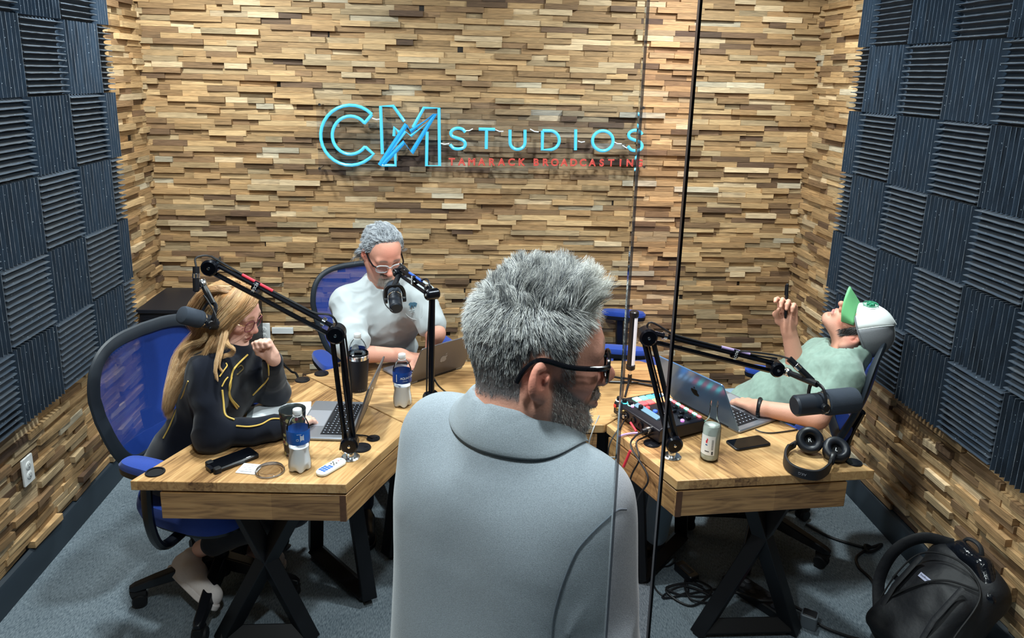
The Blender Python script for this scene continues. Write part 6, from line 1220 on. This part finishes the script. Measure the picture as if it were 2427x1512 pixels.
for q in (-1, 1): h_ = NP((Pv[0]-.38, Pv[1]+.12*q, 0)); shoe(t, h_, h_+NP((-.26, 0, 0)), h_+NP((0, 0, .1)), M_BLACK)
b = [wN+(eN-wN)*.03+(axes(eN-wN)[:, 0]*math.cos(a)+axes(eN-wN)[:, 2]*math.sin(a))*.034 for a in np.linspace(0, 6.283, 21)]; local_tube(t, 'wristband', b, .009, M_BLACK, sm=0)
# cap: foam front, mesh back, green curved brim
o = Vector(rootloc(t)); M_CW = mat('white_cap_front', lin(228, 234, 234), .8); M_CM = mat('grey_cap_mesh', lin(122, 125, 130), .85, noise=.3, nscale=900); M_CG = mat('green_brim', lin(118, 196, 134), .8)
def capp(th, ph): 
    r = np.array((.0885, .1125, .103+.012*max(0, math.sin(th)))); return hd.w((r[0]*math.cos(th)*math.sin(ph), -.012+r[1]*math.sin(th)*math.sin(ph), .026+r[2]*math.cos(ph)*1.0))
def capsec(nm, t0, t1, m, par=None, n=12):
    G = [[Vector(capp(R_(a), p))-o for a in np.linspace(t0, t1, n)] for p in np.linspace(.02, 1.62, 12)]; return MB().grid(G).build(nm, m, par or t, solid=.002)
cp = capsec('cap', 22, 158, M_CW, None, 16); capsec('cap_mesh', 158, 382, M_CM, cp, 26)
for a in (22, 90, 158, 270): local_tube(t, 'cap_seam', [capp(R_(a), p)+NP(hd.R@(0, 0, .001)) for p in np.linspace(.03, 1.6, 12)], .0016, M_CW, sm=0).parent = cp
local_tube(t, 'cap_sweatband', [capp(R_(a), 1.6) for a in np.linspace(0, 360, 41)], .004, M_CM, sm=0).parent = cp
bt = MB(); bt.ell(Vector(capp(0, .0))-o, (.007, .007, .004)); bt.build('cap_button', M_CM, cp)
G = []
for v_ in np.linspace(0, 1, 8):
    row = []
    for u_ in np.linspace(-1, 1, 17):
        a = R_(90)+u_*R_(58); e = capp(a, 1.52); lq = hd.loc(e[None])[0]; ext = .078*v_*math.sqrt(max(0, 1-.92*abs(u_)**3.4)); p = lq+np.array((u_*.008*v_, ext, .008*v_-.052*abs(u_)**2.2*(.35+.65*v_)-.014*v_-.004*v_*v_)); row.append(Vector(hd.w(p))-o)
    G.append(row)
MB().grid(G).build('cap_brim', M_CG, cp, solid=.004)
pc_ = [capp(R_(90+a), .80+b) for a, b in ()]
ce = NP(capp(R_(90), 1.12)); nC = ce-hd.w((0, -.01, .03)); nC /= np.linalg.norm(nC); xC = hd.R[:, 0]; yC = np.cross(nC, xC); em = MB(); ctr = Vector(ce+nC*.004)-o
em.tube([ctr+Vector(xC*math.cos(a)+yC*math.sin(a))*.027 for a in np.linspace(0, 6.283, 31)], .0016, 6); em.tube([ctr+Vector(xC*math.cos(a)+yC*math.sin(a))*.021 for a in np.linspace(0, 6.283, 31)], .0010, 6)
for a, r_, s_ in ((.4, .008, .007), (1.9, .009, .007), (3.3, .008, .006), (4.6, .009, .008), (5.6, .006, .005)): em.ell(ctr+Vector(xC*math.cos(a)+yC*math.sin(a))*r_, (s_, s_, s_))
em.build('cap_badge', mat('badge_green', lin(40, 130, 96), .7), cp)
pt, nn = scatter(Vr, Fr, (hd.loc(Vr)[:, 2] > -.05) & (hd.loc(Vr)[:, 2] < .03) & (np.abs(hd.loc(Vr)[:, 1]-.024) < .016) & (np.linalg.norm(hd.loc(Vr), axis=1) < .12) & (np.abs(hd.loc(Vr)[:, 0]) > .05), 500); strands('sideburn_hair', pt, unit(nn*.5+np.array(hd.R@(0, -.2, -.7))), .014+.006*rng.random(500), M_HAIR, t, .0007, 3, None, pick([(30, 26, 26), (52, 46, 44)], [.7, .3], 500))
pt, nn = scatter(Vr, Fr, (hd.loc(Vr)[:, 2] > -.075) & (hd.loc(Vr)[:, 2] < .03) & (hd.loc(Vr)[:, 1] < -.035) & (np.linalg.norm(hd.loc(Vr), axis=1) < .13), 1500); strands('nape_hair', pt, unit(nn*.5+np.array(hd.R@(0, -.3, -.7))), .022+.01*rng.random(1500), M_HAIR, t, .0008, 3, None, pick([(26, 24, 26), (44, 40, 40)], [.7, .3], 1500))
pen = thing('pen', 'slim dark pen held upright by the man in the cap', 'pen', atD(1862, 745, 3.035)); pd = Vector(atD(1866, 672, 3.03))-Vector(pen.location); MB().tube([V(0, 0, 0)-pd*.12, pd*.0, pd*.6, pd*.97, pd], [.004, .0068, .0068, .006, .003], 12).build('barrel', M_BLACK, pen); MB().tube([pd*.62+V(-.008, 0, 0), pd*.95+V(-.007, 0, 0)], .0018, 6).build('clip', M_BLKM, pen)
